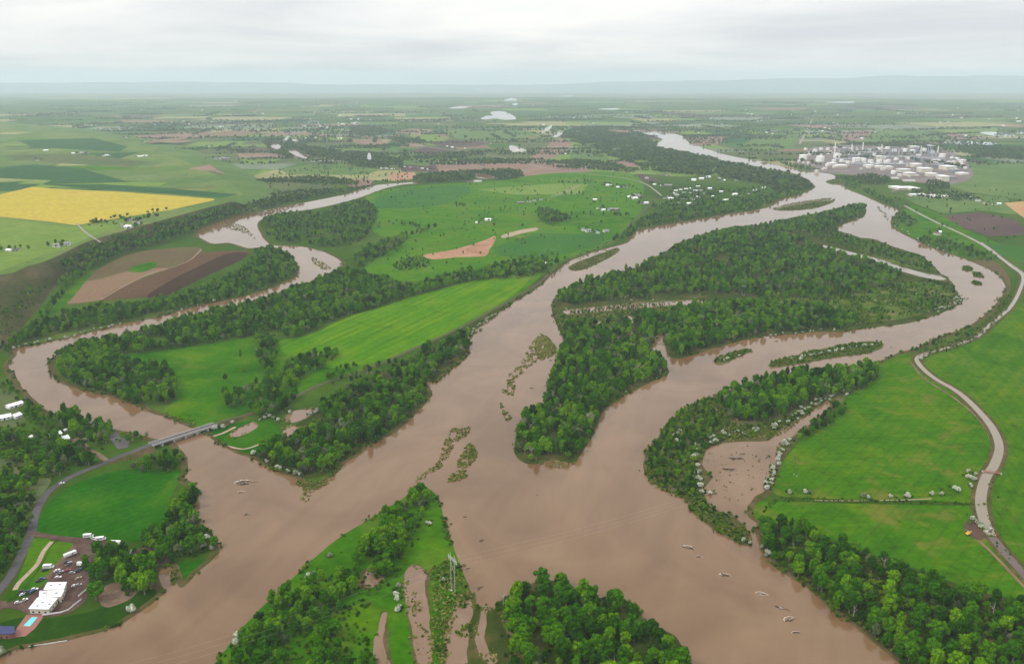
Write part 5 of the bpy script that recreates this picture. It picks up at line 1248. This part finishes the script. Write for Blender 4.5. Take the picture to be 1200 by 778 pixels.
# ------------------------------------------------------------------ buildings near the camera
def roofed(name, label, secs, wallm, roofm, group=None, cat='building', trim=True):
    """building whose flat-pitched roof sections are given by their corners as (outline px, height)"""
    c = at(sum(p[0] for p in secs[0][0]) / len(secs[0][0]), sum(p[1] for p in secs[0][0]) / len(secs[0][0]), 0)
    e = empty(name, c); tag(e, label, cat, group)
    for px, h in secs:
        W = [at(x, y, h) - c for x, y in px]; cen = sum(W, Vector()) / len(W)
        if inward(W) < 0: W = W[::-1]
        MB().prism([(p.x, p.y) for p in W], h, h + .45).build('roof', M[roofm], e)
        Wi = [cen + (p - cen) * .93 for p in W]
        wl = MB().prism([(p.x, p.y) for p in Wi], 0, h - .004).build('wall', M[wallm], e)
        n = len(Wi)
        for i in range(n):
            a, b = Wi[i], Wi[(i+1) % n]; a = Vector((a.x, a.y, 0)); b = Vector((b.x, b.y, 0)); d = b - a
            Ln = d.length
            if Ln < 5: continue
            d.normalize(); nn_ = Vector((d.y, -d.x, 0)); k = int(Ln // 4)
            for j in range(k):
                m = a + d * (Ln * (j + .5) / k)
                dr = (j == k // 2 and i == 0)
                hh = (0.05, 2.3) if dr else (1.0, 2.5)
                q = [m - d * .75, m + d * .75]; o3 = nn_ * .06
                mb = MB().add([q[0] + Vector((0, 0, hh[0])), q[1] + Vector((0, 0, hh[0])), q[1] + Vector((0, 0, hh[1])), q[0] + Vector((0, 0, hh[1])),
                               q[0] + o3 + Vector((0, 0, hh[0])), q[1] + o3 + Vector((0, 0, hh[0])), q[1] + o3 + Vector((0, 0, hh[1])), q[0] + o3 + Vector((0, 0, hh[1]))],
                              [(4,5,6,7),(0,1,5,4),(1,2,6,5),(2,3,7,6),(3,0,4,7)])
                mb.build('door' if dr else 'window', M['glass'], wl)
    return e
roofed('lodge', 'large white flat-roofed lodge of three joined blocks beside the pool', [
    ([(55.6,682.6),(78.4,682),(75,690.4),(51,690.6)], 6.2), ([(54.6,692),(75.5,691.4),(71.4,699.2),(55,699.4)], 5.4),
    ([(46.4,692.4),(54,692.2),(54.6,700),(68,700.5),(56.7,714),(33.3,713.3),(43.3,701),(45.8,699.5)], 5.0)], 'cream', 'white_metal')
LG = [o for o in C.objects if o.name.startswith('lodge')][0]
for x, y, h in [(60,686,6.65),(70,685,6.65),(66,695,5.85),(52,695,5.45),(50,706,5.45),(58,708,5.45),(44,710,5.45)]:
    P = at(x, y, h) - LG.location
    MB().box(P.x - .7, P.x + .7, P.y - .5, P.y + .5, h - .004, h + .8).box(P.x - .8, P.x + .8, P.y - .6, P.y + .6, h + .8, h + .9).build('roof_vent', M['steel'], LG)
roofed('house', 'low house with a dark blue roof beside the brick terrace', [([(-8,733.5),(17,734),(18,741.5),(11,743.5),(-10,743)], 4.2)], 'brick', 'navy')
pe = empty('swimming_pool', at(36, 728)); tag(pe, 'turquoise swimming pool set in a red brick terrace', 'pool')
pw = [at(x, y, .62) - pe.location for x, y in [(37.4,722.7),(43.4,723.2),(35.2,732.8),(28,732.4)]]
if inward(pw) < 0: pw = pw[::-1]
pc_ = sum(pw, Vector()) / 4
MB().prism([((pc_ + (p - pc_) * 1.12).x, (pc_ + (p - pc_) * 1.12).y) for p in pw], .4, .58).build('coping', M['concrete'], pe)
MB().prism([(p.x, p.y) for p in pw], .5, .62).build('water', M['pool'], pe)
FP = {}
def fence(px, h, label, mat='white', step=4.5, z=.2):
    q = linear(px, False, 3); W = [at(v.x, v.y, z) for v in q]
    e = empty('white_fence', W[0]); tag(e, label, 'fence', 'low white fences round the lodge grounds')
    a = None; acc = 0; P = [W[0]]
    for p, r in zip(W, W[1:]):
        acc += (r - p).length
        if acc > step: P.append(r); acc = 0
    P.append(W[-1])
    for i, p in enumerate(P):
        v = p - W[0]; MB().box(v.x-.16, v.x+.16, v.y-.16, v.y+.16, -.4, h + .15).build('post', M[mat], e)
        if i:
            u = P[i-1] - W[0]; d = (v - u); Ln = d.length; a_ = math.atan2(d.y, d.x)
            o = MB().box(.1, Ln - .1, -.09, .09, .12, h).build('panel', M[mat], e); o.location = u; o.rotation_euler = (0, 0, a_)
fence([(50,721),(64,719),(78,717),(86,710),(95,703)], 1.3, 'white fence between the lodge yard and the dark lawn')
fence([(92,699),(99,693),(106,687)], 1.3, 'white fence beside the round tree below the yard')
fence([(34,758),(55,755),(79,751)], 1.0, 'low white wall at the edge of the lawn and river')
fence([(142,656),(149,653),(153,648),(154,645)], 1.2, 'curved white fence among the trees by the thicket')
fence([(57,715.5),(63,711),(68,705)], 1.0, 'short white fence along the side of the lodge')

# gabled houses: unit meshes, scaled copies
def gable_parts(wm, rm):
    wl = MB().add([(-.5,-.5,0),(.5,-.5,0),(.5,.5,0),(-.5,.5,0),(-.5,-.5,.62),(.5,-.5,.62),(.5,.5,.62),(-.5,.5,.62),(-.5,0,.97),(.5,0,.97)],
                  [(0,1,5,4),(2,3,7,6),(1,2,6,9,5),(3,0,4,8,7)]).data('wall', M[wm])
    rf = MB()
    for s in (-1, 1):
        rf.add([(-.55, s*.58, .58), (.55, s*.58, .58), (.55, 0, 1.0), (-.55, 0, 1.0), (-.55, s*.58, .53), (.55, s*.58, .53), (.55, 0, .95), (-.55, 0, .95)],
               [(0,1,2,3),(7,6,5,4),(0,4,5,1),(0,3,7,4),(1,5,6,2)])
    rd_ = rf.data('roof', M[rm])
    wn = {}
    for k, x in enumerate((-.3, .3)):
        wn[k] = MB().box(x - .07, x + .07, -.512, -.49, .22, .46).data('window', M['glass'])
    dr = MB().box(-.06, .06, -.512, -.49, .0, .44).data('door', M['dark_roof'])
    return wl, rd_, wn[0], wn[1], dr
HT = {k: gable_parts(*v) for k, v in {'white roofed white house': ('white', 'white_metal'), 'grey roofed white house': ('white', 'grey_roof'), 'brown roofed cream house': ('cream', 'brown_roof'),
      'dark roofed cream house': ('cream', 'dark_roof'), 'weathered red barn': ('red_barn', 'grey_roof'), 'pale metal shed': ('white_metal', 'white_metal')}.items()}
def house(P, L_, W_, Hh, rz, kind, label, group, detail=False, name='house', cat='house'):
    e = empty(name, P, rz, (L_, W_, Hh)); tag(e, label, cat, group)
    wl, rf, w1, w2, dr = HT[kind]
    o = link(bpy.data.objects.new('wall', wl), e); link(bpy.data.objects.new('roof', rf), e)
    if detail:
        for d in (w1, w2): link(bpy.data.objects.new('window', d), o)
        link(bpy.data.objects.new('door', dr), o)
    return e
def hpx(a, b, d, h, kind, label, group='houses beside the river bend', **kw):
    p, q = at(*a), at(*b); m = (p + q) / 2; m.z = .2
    return house(m, (q - p).length, d, h, math.atan2(q.y - p.y, q.x - p.x), kind, label, group, True, **kw)
hpx((8.5,479),(25.5,474), 9, 5.5, 'pale metal shed', 'long white shed above the river cliff', name='shed', cat='shed')
hpx((-3,492.5),(13,489.5), 10, 6, 'white roofed white house', 'white house at the edge behind the long shed')
hpx((15.5,490.5),(23.5,487.5), 9, 5.5, 'white roofed white house', 'small white house between the long shed and the trees')
hpx((60,513),(71,509.5), 9, 5.5, 'white roofed white house', 'white house with a small white roof, left of two joined')
hpx((67.5,518.5),(80,515), 11, 6, 'white roofed white house', 'larger white house in the roadside trees')
hpx((74.5,506),(78,504.6), 4, 3.2, 'pale metal shed', 'tiny white shed behind the roadside house', name='shed', cat='shed')
hpx((97.5,517),(105,514.5), 5, 3.4, 'grey roofed white house', 'small shed between the dirt lane and the trees', name='shed', cat='shed')
hpx((44.5,539.5),(47.5,538.5), 3, 2.8, 'pale metal shed', 'tiny white shed deep in the roadside wood', name='shed', cat='shed')
hpx((34.5,513.5),(38,512.3), 4, 3, 'pale metal shed', 'tiny white shed above the roadside wood', name='shed', cat='shed')
# --- farmsteads and villages further off
kinds = list(HT)
nh = 0
for plc, pts, z in CL:
    far = pts[0][1] < 170 or 'plain' in plc or 'town' in plc
    for r, j, (x, y) in rows([(p[0], p[1], p) for p in pts], 12):
        P = at(x, y, z); P.z = z + .3
        k = rnd.choice(kinds[:2] * 3 + kinds) ; s = rnd.uniform(.8, 1.3) * (1.25 if far else 1.0)
        if 'mobile' in plc or 'row' in plc: k = kinds[rnd.choice([0, 1, 5])]; L_, W_, Hh = 16 * s, 6, 4
        elif k in ('pale metal shed', 'weathered red barn'): L_, W_, Hh = 24 * s, 12 * s, 7 * s
        else: L_, W_, Hh = 14 * s, 10 * s, 6.5 * s
        house(P, L_, W_, Hh, R(rnd.choice([8, 98, 20, -12]) + rnd.uniform(-4, 4)), k, f'{k}, {ordn(j)} from left in {ordn(r)} row of {plc}', 'buildings of ' + plc,
              y > 225, 'shed' if k == kinds[5] else 'barn' if k == kinds[4] else 'house', 'shed' if k == kinds[5] else 'barn' if k == kinds[4] else 'house'); nh += 1
print('houses', nh)
# arched white hangar and a tall pale grain tower
e = empty('hangar', at(635, 311), .5); tag(e, 'white arched hangar in the trees by the river road', 'hangar')
n = 12; vs = []
for xx in (-9, 9): vs += [(xx, 8 * math.cos(math.pi * i / n), .3 + 7 * math.sin(math.pi * i / n)) for i in range(n + 1)]
MB().add(vs, [(i, i+1, i+n+2, i+n+1) for i in range(n)]).build('roof', M['white_metal'], e)
for xx in (-8.9, 8.9): MB().add([(xx, 7.9 * math.cos(math.pi * i / n), .3 + 6.9 * math.sin(math.pi * i / n)) for i in range(n + 1)], [tuple(range(n + 1))]).build('end_wall', M['grey_roof'], e)
e = empty('grain_elevator', at(433, 190)); tag(e, 'tall pale grain elevator standing above the far river trees', 'grain elevator')
MB().box(-9, 9, -7, 7, 0, 34).build('shaft', M['white'], e); MB().box(-6, 6, -4, 4, 34, 44).build('headhouse', M['white'], e); MB().box(-6.6, 6.6, -4.6, 4.6, 44, 45).build('roof', M['grey_roof'], e)

# slim poplars in a line, single trees in the pasture
POP = [crown_mesh('crown', 200 + i, 1.9, .6, 15, 16, 1.25, .8, 30, M['leaf_far'], conic=.45) for i in range(2)]
for j, (x, y) in enumerate([(670,253.5),(684,253),(692,253),(707,254),(722,254),(736.5,254.5)]):
    e = empty('poplar_tree', at(x, y), j, 1.15); tag(e, f'slim dark poplar, {ordn(j)} from left in the line across the pasture', 'tree', 'poplars in a line')
    c = link(bpy.data.objects.new('crown', POP[j % 2]), e); c.color = (.2, .1, 0, 1); link(bpy.data.objects.new('trunk', TRUNK[j % 3]), e).scale = (.5, .5, .6)

# ------------------------------------------------------------------ vehicles
def wheels(xs, y, r):
    return [('wheel', MB().tube((x, s*y - .11, r), (x, s*y + .11, r), r, r, 10).data('wheel', M['tyre'])) for x in xs for s in (-1, 1)]
def car_parts(kind, col):
    m = CARS[col]
    if kind == 'car':
        b = MB().prism([(-2.25,-.85),(2.1,-.85),(2.3,-.6),(2.3,.6),(2.1,.85),(-2.25,.85)], .32, .88).data('body', m)
        c = MB().add([(-1.9,-.8,.88),(1.0,-.8,.88),(1.0,.8,.88),(-1.9,.8,.88),(-1.45,-.65,1.4),(.3,-.65,1.4),(.3,.65,1.4),(-1.45,.65,1.4)], [(0,1,5,4),(1,2,6,5),(2,3,7,6),(3,0,4,7)]).data('window', M['glass'])
        t = MB().box(-1.47, .32, -.67, .67, 1.4, 1.46).data('roof', m)
        return [('body', b), ('window', c), ('roof', t)] + wheels((-1.4, 1.4), .8, .33)
    if kind == 'pickup truck':
        b = MB().box(-2.7, 2.7, -.95, .95, .42, 1.02).data('body', m)
        c = MB().add([(-.6,-.88,1.02),(1.5,-.88,1.02),(1.5,.88,1.02),(-.6,.88,1.02),(-.45,-.75,1.72),(.8,-.75,1.72),(.8,.75,1.72),(-.45,.75,1.72)], [(0,1,5,4),(1,2,6,5),(2,3,7,6),(3,0,4,7)]).data('window', M['glass'])
        t = MB().box(-.48, .82, -.77, .77, 1.72, 1.8).data('roof', m)
        bed = MB().box(-2.62, -.7, -.8, .8, 1.02, 1.06).data('bed', M['tyre'])
        return [('body', b), ('window', c), ('roof', t), ('bed', bed)] + wheels((-1.7, 1.7), .88, .4)
    if kind == 'motorhome':
        b = MB().box(-3.6, 2.6, -1.2, 1.2, .55, 3.1).data('body', m); cb_ = MB().box(2.6, 4.0, -1.1, 1.1, .55, 1.9).data('cab', m)
        wn = MB().box(-2.6, 1.8, -1.23, 1.23, 1.7, 2.3).data('window', M['glass']); ws = MB().box(2.6, 3.3, -1.0, 1.0, 1.9, 2.5).data('windscreen', M['glass'])
        return [('body', b), ('cab', cb_), ('window', wn), ('windscreen', ws)] + wheels((-2.3, 2.9), 1.1, .42)
    b = MB().box(-4.6, 4.6, -1.25, 1.25, .75, 3.0).data('body', m); hitch = MB().box(4.6, 5.9, -.12, .12, .6, .75).data('hitch', M['steel'])
    dr = MB().box(1.0, 1.9, -1.29, -1.2, .8, 2.7).data('door', M['grey_roof'])
    return [('body', b), ('hitch', hitch), ('door', dr)] + wheels((-1.0, .3), 1.12, .4)
VP = {}
VEH = [(103.5,630,'motorhome','white',10,'at the top of the dirt yard, left end of the white row'), (110,632.3,'pickup truck','white',-30,'beside the motorhome at the top of the dirt yard'), (118,633.4,'motorhome','white',15,'right end of the white row at the meadow edge'),
 (135,638,'trailer','white',-6,'alone at the far end of the dirt yard drive'), (82.5,651.6,'trailer','white',50,'standing along the dirt track in mid yard'), (80.7,661.5,'pickup truck','silver',70,'just below the trailer in mid yard'), (78,659.5,'car','dark',60,'touching the silver pickup in mid yard'),
 (70.5,672,'pickup truck','silver',55,'nearest the upper lodge roof, in a pair'), (67,669.5,'car','white',55,'just above the silver pair by the lodge'), (68.4,677.3,'car','white',10,'right above the lodge roof'), (57,666,'motorhome','white',5,'on the grass strip left of the yard'),
 (53,669,'car','dark',40,'on the grass strip below the motorhome'), (48.5,679.6,'pickup truck','blue',20,'on the grass corner left of the lodge'), (45.4,682,'car','dark',30,'on the grass corner beside the blue pickup'), (79.5,669.3,'car','red',35,'alone in the middle of the dirt yard'),
 (98,663.3,'trailer','white',-3,'against the trees on the right of the yard'), (91,670,'car','dark',60,'below the trailer against the trees'), (94.3,669,'pickup truck','blue',60,'below the trailer, right of the dark car'), (92.5,678.6,'car','tan',50,'at the lower tree edge of the yard'), (85,672,'car','silver',0,'between the red car and the trees'),
 (88,687.3,'car','white',30,'right of the upper lodge block'), (92.2,686.4,'car','silver',30,'right of the lodge nearest the white fence'), (27,697.5,'car','white',50,'in the lower car park below the dark row'), (28,704.6,'pickup truck','white',45,'alone in the middle of the lower car park'), (21.6,706.8,'car','white',20,'left end of the lower car park'),
 (41,691.2,'car','white',10,'against the left wall of the lodge'), (24.5,695,'pickup truck','dark',80,'first in the dark row of the lower car park'), (29.5,694.4,'car','dark',80,'second in the dark row of the lower car park'), (33,694.8,'pickup truck','dark',80,'third in the dark row of the lower car park'), (37.5,694.2,'car','blue',80,'last in the dark row by the lodge'),
 (69.6,704.4,'pickup truck','tan',40,'beside the lower lodge block'), (72.6,567.2,'car','white',35,'driving on the curving road'), (138,515.6,'car','dark',-5,'parked alone on the grey lot by the bridge')]
for x, y, k, col, rz, place in VEH:
    if (k, col) not in VP: VP[k, col] = car_parts(k, col)
    P = at(x, y); P.z = .56 if (x, y) != (72.6, 567.2) else GZ + .02
    put(k.replace(' ', '_'), VP[k, col], P, R(rz), 1.12, f'{col} {k} {place}', k.split()[-1] if k != 'pickup truck' else 'truck', 'vehicles round the lodge' if y > 620 else 'vehicles on the road and lot')

# ------------------------------------------------------------------ refinery
U = {}
U['shell'] = MB().lathe([(.5, 0), (.5, .9)], 20).data('shell', M['tank'], False)
U['cone'] = MB().lathe([(.51, .9), (.5, .93), (.02, 1.0)], 20).data('roof', M['white_metal'])
U['stair'] = MB().box(.49, .53, -.03, .03, 0, .95).data('stair', M['steel'])
U['wallb'] = MB().box(-.5, .5, -.5, .5, 0, .86).data('wall', M['cream'])
U['wallg'] = MB().box(-.5, .5, -.5, .5, 0, .86).data('wall', M['grey_roof'])
U['wallt'] = MB().box(-.5, .5, -.5, .5, 0, .86).data('wall', M['rust'])
U['flat'] = MB().prism([(-.53, -.53), (.53, -.53), (.53, .53), (-.53, .53)], .86, 1.0).data('roof', M['white_metal'])
U['flatg'] = MB().prism([(-.53, -.53), (.53, -.53), (.53, .53), (-.53, .53)], .86, 1.0).data('roof', M['grey_roof'])
for nm, m in (('colw', 'tank'), ('colb', 'blue_steel'), ('cols', 'steel'), ('colr', 'rust')):
    U[nm] = MB().lathe([(.5, 0), (.5, .6), (.36, .62), (.36, .97), (.1, 1.0)], 12).data('shell', M[m])
U['plat'] = [MB().lathe([(.75, z), (.75, z + .02)], 10).data('platform', M['steel']) for z in (.3, .58, .8)]
U['stack'] = MB().lathe([(.6, 0), (.5, .15), (.38, 1.0)], 12).data('shaft', M['tank']); U['rim'] = MB().lathe([(.44, .96), (.44, 1.0)], 12).data('rim', M['rust'])
U['frame'] = None
mbf = MB()
for i in range(6):
    x = -.5 + i * .2
    for s in (-.45, .45): mbf.box(x - .008, x + .008, s - .05, s + .05, 0, 1)
    for z in (.55, .95): mbf.box(x - .006, x + .006, -.5, .5, z, z + .04)
U['frame'] = mbf.data('frame', M['blue_steel'])
U['pipe'] = [MB().tube((-.5, y, z), (.5, y, z), .03 if False else .055, .055, 6).data('pipe', M[m]) for y, z, m in ((-.3, .62, 'tank'), (-.1, .62, 'steel'), (.12, .62, 'tank'), (.32, .62, 'rust'), (-.2, 1.03, 'tank'), (.1, 1.03, 'blue_steel'))]
REF = []
def radd(kind, parts, x, y, sx_, sy_, sz_, rz, look): REF.append((kind, parts, x, y, sx_, sy_, sz_, rz, look))
rf = random.Random(8)
for x, y, d, h in [(941,187,9,5.5),(961,189.5,9.5,6.5),(981,185,9,4.5),(1003,190,9,5),(1047,204,6,4),(1121,188,5,3.5),(1104,184.5,7,4),(950,181,5,3),(955,178,5,3),(962,176,4,2.5),(970,176,4,2.5),(977,190,5,3),(986,190,5,3),(994,192,5,3),(1012,190,6,3.5),(1020,191,6,3.5),(1030,191,6,3.5),(1041,190,5,3),(1050,188,5,3),(1056,192,5,3),(1030,176,5,3),(1040,175,5,3),(1048,178,5,3),(1060,178,6,3.5),(1069,179,6,3.5),(1076,184,5,3),(1083,177,5,3),(1092,180,5,3),(1099,190,5,3),(1112,192,5,3),(1126,192,4,3),(1131,198,4,2.5),(944,176,4,2.4),(936,190,3.5,2.2),(947,192,3,2),(969,195,4,2.4),(1115,186,4,2.6),(1036,186,4,3),(1024,183,4,3),(1064,187,4,3)]:
    m = mpp(y); radd('storage_tank', [('shell', U['shell']), ('roof', U['cone']), ('stair', U['stair'])], x, y, d*m, d*m, h*m * 1.02, rf.uniform(0, 6), 'white storage tank')
for x, y, w_, d, h, g_ in [(1083,202,13,46,5,0),(1058.5,201.5,12,34,3.4,0),(1065.5,206,11,34,3.6,0),(1091,206.5,11,34,3.4,0),(1104,212,9,52,6,0),(1110,199,12,60,4.5,0),(1115,210,8,40,3,1),(1073,196,9,40,4,0),(1095,196,8,40,3,1),(1127,205,9,50,2.4,0),(1118,203,8,36,3.5,1),(1052,221.5,12,62,2.4,0),(1066.5,222,12,62,2.4,0),(1070,230,7,26,2.4,0),(1080,230,7,26,2.4,0),(1093,231,8,26,2,0),(1108,231.5,6,26,2,0),(1041,198,7,36,3,0),(1030,197,9,40,2.4,0),(1018,196,9,40,2.4,0),(985,196,12,46,2.6,0),(975,194,8,40,3,0),(1000,186,10,46,4,1),(1016,184,9,40,5,1),(1065,213,13,16,1.6,0),(1048,210,9,16,1.8,0),(1127,190,6,36,2.6,0),(1084,190,9,40,4,1),(1046,183,8,40,5,1),(1030,187,8,36,4,0),(957,203,2.2,22,3.4,0),(990,177,6,46,3,1),(1070,173.5,9,60,2,0),(1090,172.5,7,60,2,0)]:
    m = mpp(y); radd('warehouse', [('wall', U['wallg' if g_ else 'wallb']), ('roof', U['flatg' if g_ else 'flat'])], x, y, w_*m, d, h*m, R(rf.uniform(-8, 12)), 'grey flat roofed warehouse' if g_ else 'white flat roofed warehouse')
for x, y, h, c in [(999,178,6,'colw'),(1003.5,178,5.5,'colw'),(1007,177,5,'colr'),(1014,181,6,'colb'),(1018,179,5,'cols'),(1022,178,6,'colb'),(1027,182,5.5,'colb'),(1033,180,7,'colw'),(1037,183,6,'colb'),(1043,181,9,'colb'),(1047,179,5,'cols'),(1053,183,6,'colw'),(1057,180,5,'colb'),(1067,183,5,'cols'),(1073,181,7,'colb'),(1079,184,6,'colw'),(1087,183,11,'colb'),(1089.5,183,11,'colb'),(1092,184,9,'cols'),(1096,187,8,'colb'),(1100,187,7,'colw'),(1107,189,5,'cols'),(1062,190,5,'cols'),(1071,189,5,'colb'),(1025,187,5,'cols'),(995,184,5,'cols'),(1009,185,5,'colb'),(983,180,4.5,'colw')]:
    m = mpp(y); radd('process_column', [('shell', U[c])] + [('platform', p) for p in U['plat']], x, y, 1.15*m, 1.15*m, h*m, rf.uniform(0, 6), {'colw': 'white', 'colb': 'blue grey', 'cols': 'steel', 'colr': 'rusty'}[c] + ' process column')
for x, y, h in [(978,179,13),(1010.8,176,9.5),(998,176,7.5),(1033,176,7),(1099,179,8),(1079,178,7)]:
    m = mpp(y); radd('chimney_stack', [('shaft', U['stack']), ('rim', U['rim'])], x, y, 1.3*m, 1.3*m, h*m, 0, 'tall pale chimney stack')
for x, y, w_, h in [(1010,181,34,3),(1055,186,46,3),(1090,188,30,3.2),(1022,193.5,40,2.6),(990,188,26,2.4),(1060,194,38,2.6),(1108,194,22,2.6)]:
    m = mpp(y); radd('pipe_rack', [('frame', U['frame'])] + [('pipe', p) for p in U['pipe']], x, y, w_*m, 16, h*m, R(rf.uniform(-3, 5)), 'long pipe rack')
for _ in range(95):
    x = rf.uniform(938, 1130); y = rf.uniform(174, 200 if x < 1040 else 208); m = mpp(y)
    if x < 960 and y < 182: continue
    c = rf.choice(['wallb', 'wallg', 'wallb', 'wallt']); 
    radd('equipment_block', [('wall', U[c]), ('roof', U['flatg' if c == 'wallg' else 'flat'])], x, y, rf.uniform(1.2, 4.5) * m, rf.uniform(8, 24), rf.uniform(.9, 2.6) * m, R(rf.uniform(-8, 12)), {'wallb': 'small cream', 'wallg': 'small grey', 'wallt': 'small rusty'}[c] + ' equipment block')
bykind = {}
for q in REF: bykind.setdefault(q[8], []).append((q[2], q[3], q))
for look, it in bykind.items():
    for r, j, (kind, parts, x, y, a, b, c, rz, lk) in rows(it, 10):
        P = at(x, y); P.z = .41
        row_ = f' in {ordn(r)} row from the river' if len(it) > 10 else ''
        put(kind, parts, P, rz, (a, b, c), f'{lk}, {ordn(j)} from left{row_}, at the refinery', kind.replace('_', ' ').split()[-1] if kind != 'warehouse' else 'building', kind.replace('_', ' ') + 's of the refinery')
sm = crown_mesh('steam_plume', 300, 20, 0, 34, 9, 9, 6, 10, M['white'])
o = link(bpy.data.objects.new('steam_plume', sm)); P = at(1010, 165.5, 60); o.location = (P.x, P.y, 66); o.scale = (.7, .7, .5); tag(o, 'small white steam cloud over the refinery stacks', kind='stuff')

# ------------------------------------------------------------------ drift piles in the river
def drift(x, y, s, n, label, foam=True, rz=0.0):
    s *= 1.35; P = at(x, y); e = empty('driftwood_pile', (P.x, P.y, RZ), rz); tag(e, label, 'driftwood', 'drift piles stranded in the brown river')
    q = random.Random(int(x * 7 + y))
    for i in range(n):
        a = q.gauss(0, .45); l = s * q.uniform(.35, 1.0); cx, cy_ = q.gauss(0, s * .22), q.gauss(0, s * .12)
        d = Vector((math.cos(a), math.sin(a), q.uniform(-.08, .12))) * l * .5; c = Vector((cx, cy_, q.uniform(.05, .5)))
        MB().tube(c - d, c + d, q.uniform(.2, .42) * (1 if s > 6 else .7), .1, 6).build('log', M['wood' if q.random() < .75 else 'deadwood'], e)
    if foam:
        V, F = [], []; N_ = 22
        for i in range(N_ + 1):
            a = math.pi * (.05 + 1.1 * i / N_); r1 = s * (.62 + .05 * math.sin(i * 2.3)); wd = s * .09 * (1 + .5 * math.sin(i * 1.7)) * math.sin(math.pi * i / N_ * .96 + .06)
            V += [(math.cos(a) * r1, math.sin(a) * r1 * .62, .06), (math.cos(a) * (r1 + wd), math.sin(a) * (r1 + wd) * .62, .05)]
        for i in range(N_): F.append((2*i, 2*i+1, 2*i+3, 2*i+2))
        mesh_obj('foam', V, F, M['foam'], e)
drift(286, 566, 11, 16, 'dark log jam ringed with pale foam below the bridge')
drift(284, 577, 5, 6, 'small clump of driftwood trailing the big log jam')
drift(289, 603, 5, 4, 'few thin branches sticking out downstream of the log jam', False, .8)
drift(863, 538, 10, 12, 'round tangle of sunken branches, upper one in the pond', False)
drift(856, 551, 9, 10, 'round tangle of sunken branches, lower one in the pond', False)
drift(901, 535, 5, 6, 'low brown branches near the pond mouth', False)
drift(807, 642, 6, 7, 'foam edged snag, upper of two in the wide river', True, -.6)
drift(820, 653, 3.5, 4, 'tiny foam patch with twigs just below the upper snag', True, -.6)
drift(850, 675, 6, 6, 'foam edged snag, lower of two in the wide river', True, -.4)
drift(893, 697, 6, 5, 'upper snag in the line along the wooded right bank', True, -.5)
drift(916, 713, 6, 8, 'dark second snag in the line along the right bank', False, -.6)
drift(926, 726, 6, 6, 'pale third snag in the line along the right bank', True, .3)
drift(933, 742, 4, 5, 'small lowest snag in the line along the right bank', True, .2)
drift(624, 455, 4, 5, 'small dark snag beside the reed bed', False); drift(646, 423, 4, 5, 'dark twigs by the island side of the reeds', False)
drift(686, 703, 9, 9, 'pale branches heaped on the edge of the low spit grove', False, .2)
drift(548, 667, 4, 4, 'dark twigs in the river right of the pylon', False, .3); drift(562, 690, 4, 5, 'dark snag between the pylon and the low spit', False, .6)
for x, y in [(495,549),(504,535),(520,575),(536,596),(546,606),(549,618),(564,634),(613,560),(632,563),(625,579),(638,572)]:
    pass
drift(546, 606, 3, 3, 'small twigs right of the pointed spit, upper', False); drift(564, 634, 3, 4, 'small twigs right of the pointed spit, lower', False, .5); drift(630, 580, 3, 3, 'lone twigs below the big island tip', False, 1.2)
drift(910, 400, 6, 6, 'pale snag above the long reed bar', True, .1); drift(1045, 407, 5, 5, 'twigs at the upstream end of the reed bar', True, .1)

# ------------------------------------------------------------------ odds and ends
# footbridge over the canal
A_, B_ = at(1151.5, 553), at(1173, 556); m = (A_ + B_) / 2; e = empty('footbridge', (m.x, m.y, 0), math.atan2(B_.y - A_.y, B_.x - A_.x)); Lf = (B_ - A_).length
tag(e, 'narrow brown footbridge across the pale canal', 'bridge')
MB().box(-Lf/2, Lf/2, -1.1, 1.1, 1.4, 1.7).build('deck', M['rust'], e)
for s in (-1, 1):
    MB().box(-Lf/2, Lf/2, s*1.05 - .06, s*1.05 + .06, 2.5, 2.65).build('handrail', M['rust'], e)
    MB().box(s*Lf/2 - .8, s*Lf/2 + .8, -1.3, 1.3, -.3, 1.39).build('abutment', M['concrete'], e)
e = empty('sluice_gate', (*at(1158.5, 622)[:2], 0), .6); tag(e, 'pale concrete sluice where the canal turns dark', 'sluice')
MB().box(-5.5, 5.5, -.6, .6, 0, 1.5).build('headwall', M['concrete'], e); MB().box(-1.5, 1.5, -.75, -.62, .2, 2.4).build('gate', M['steel'], e)
for s in (-1, 1): MB().box(s*5 - .4, s*5 + .4, -2.2, 2.2, 0, 1.3).build('wingwall', M['concrete'], e)
e = empty('digger', (*at(1134, 627)[:2], .5), .5, 1.2); tag(e, 'small yellow machine parked on the bare brown patch by the canal', 'machine')
MB().box(-1.6, 1.6, -1, 1, .8, 1.7).build('body', M['yellow_paint'], e); MB().box(-.9, .3, -.8, .4, 1.7, 2.9).build('cab', M['yellow_paint'], e)
for s in (-1, 1): MB().box(-1.7, 1.7, s*1.05 - .25, s*1.05 + .25, 0, .8).build('track', M['tyre'], e)
MB().tube((1.4, 0, 1.5), (3.4, 0, 2.6), .2, .15, 6).tube((3.4, 0, 2.6), (4.2, 0, .6), .15, .12, 6).build('arm', M['yellow_paint'], e)
# a few leafless trees
BARE = [trunk_mesh('bare_branches', 400 + i, 14, .3, M['deadwood'], 9) for i in range(2)]
for x, y, lb in [(1036,666,'pale leafless tree, left of two at the meadow edge of the right wood'), (1046,668,'pale leafless tree, right of two at the meadow edge of the right wood'), (1000,722,'pale bare trunk at the water edge of the right wood'), (478,472,'grey half bare tree on the left riverbank'), (590,708,'bare grey tree at the left end of the low spit grove'),
                 (1163,722,'bare branched tree in the bottom corner of the right wood')]:
    o = link(bpy.data.objects.new('bare_tree', BARE[int(x) % 2])); P = at(x, y, IZ); o.location = P; o.rotation_euler = (0, 0, x); tag(o, lb, 'tree', 'leafless trees')
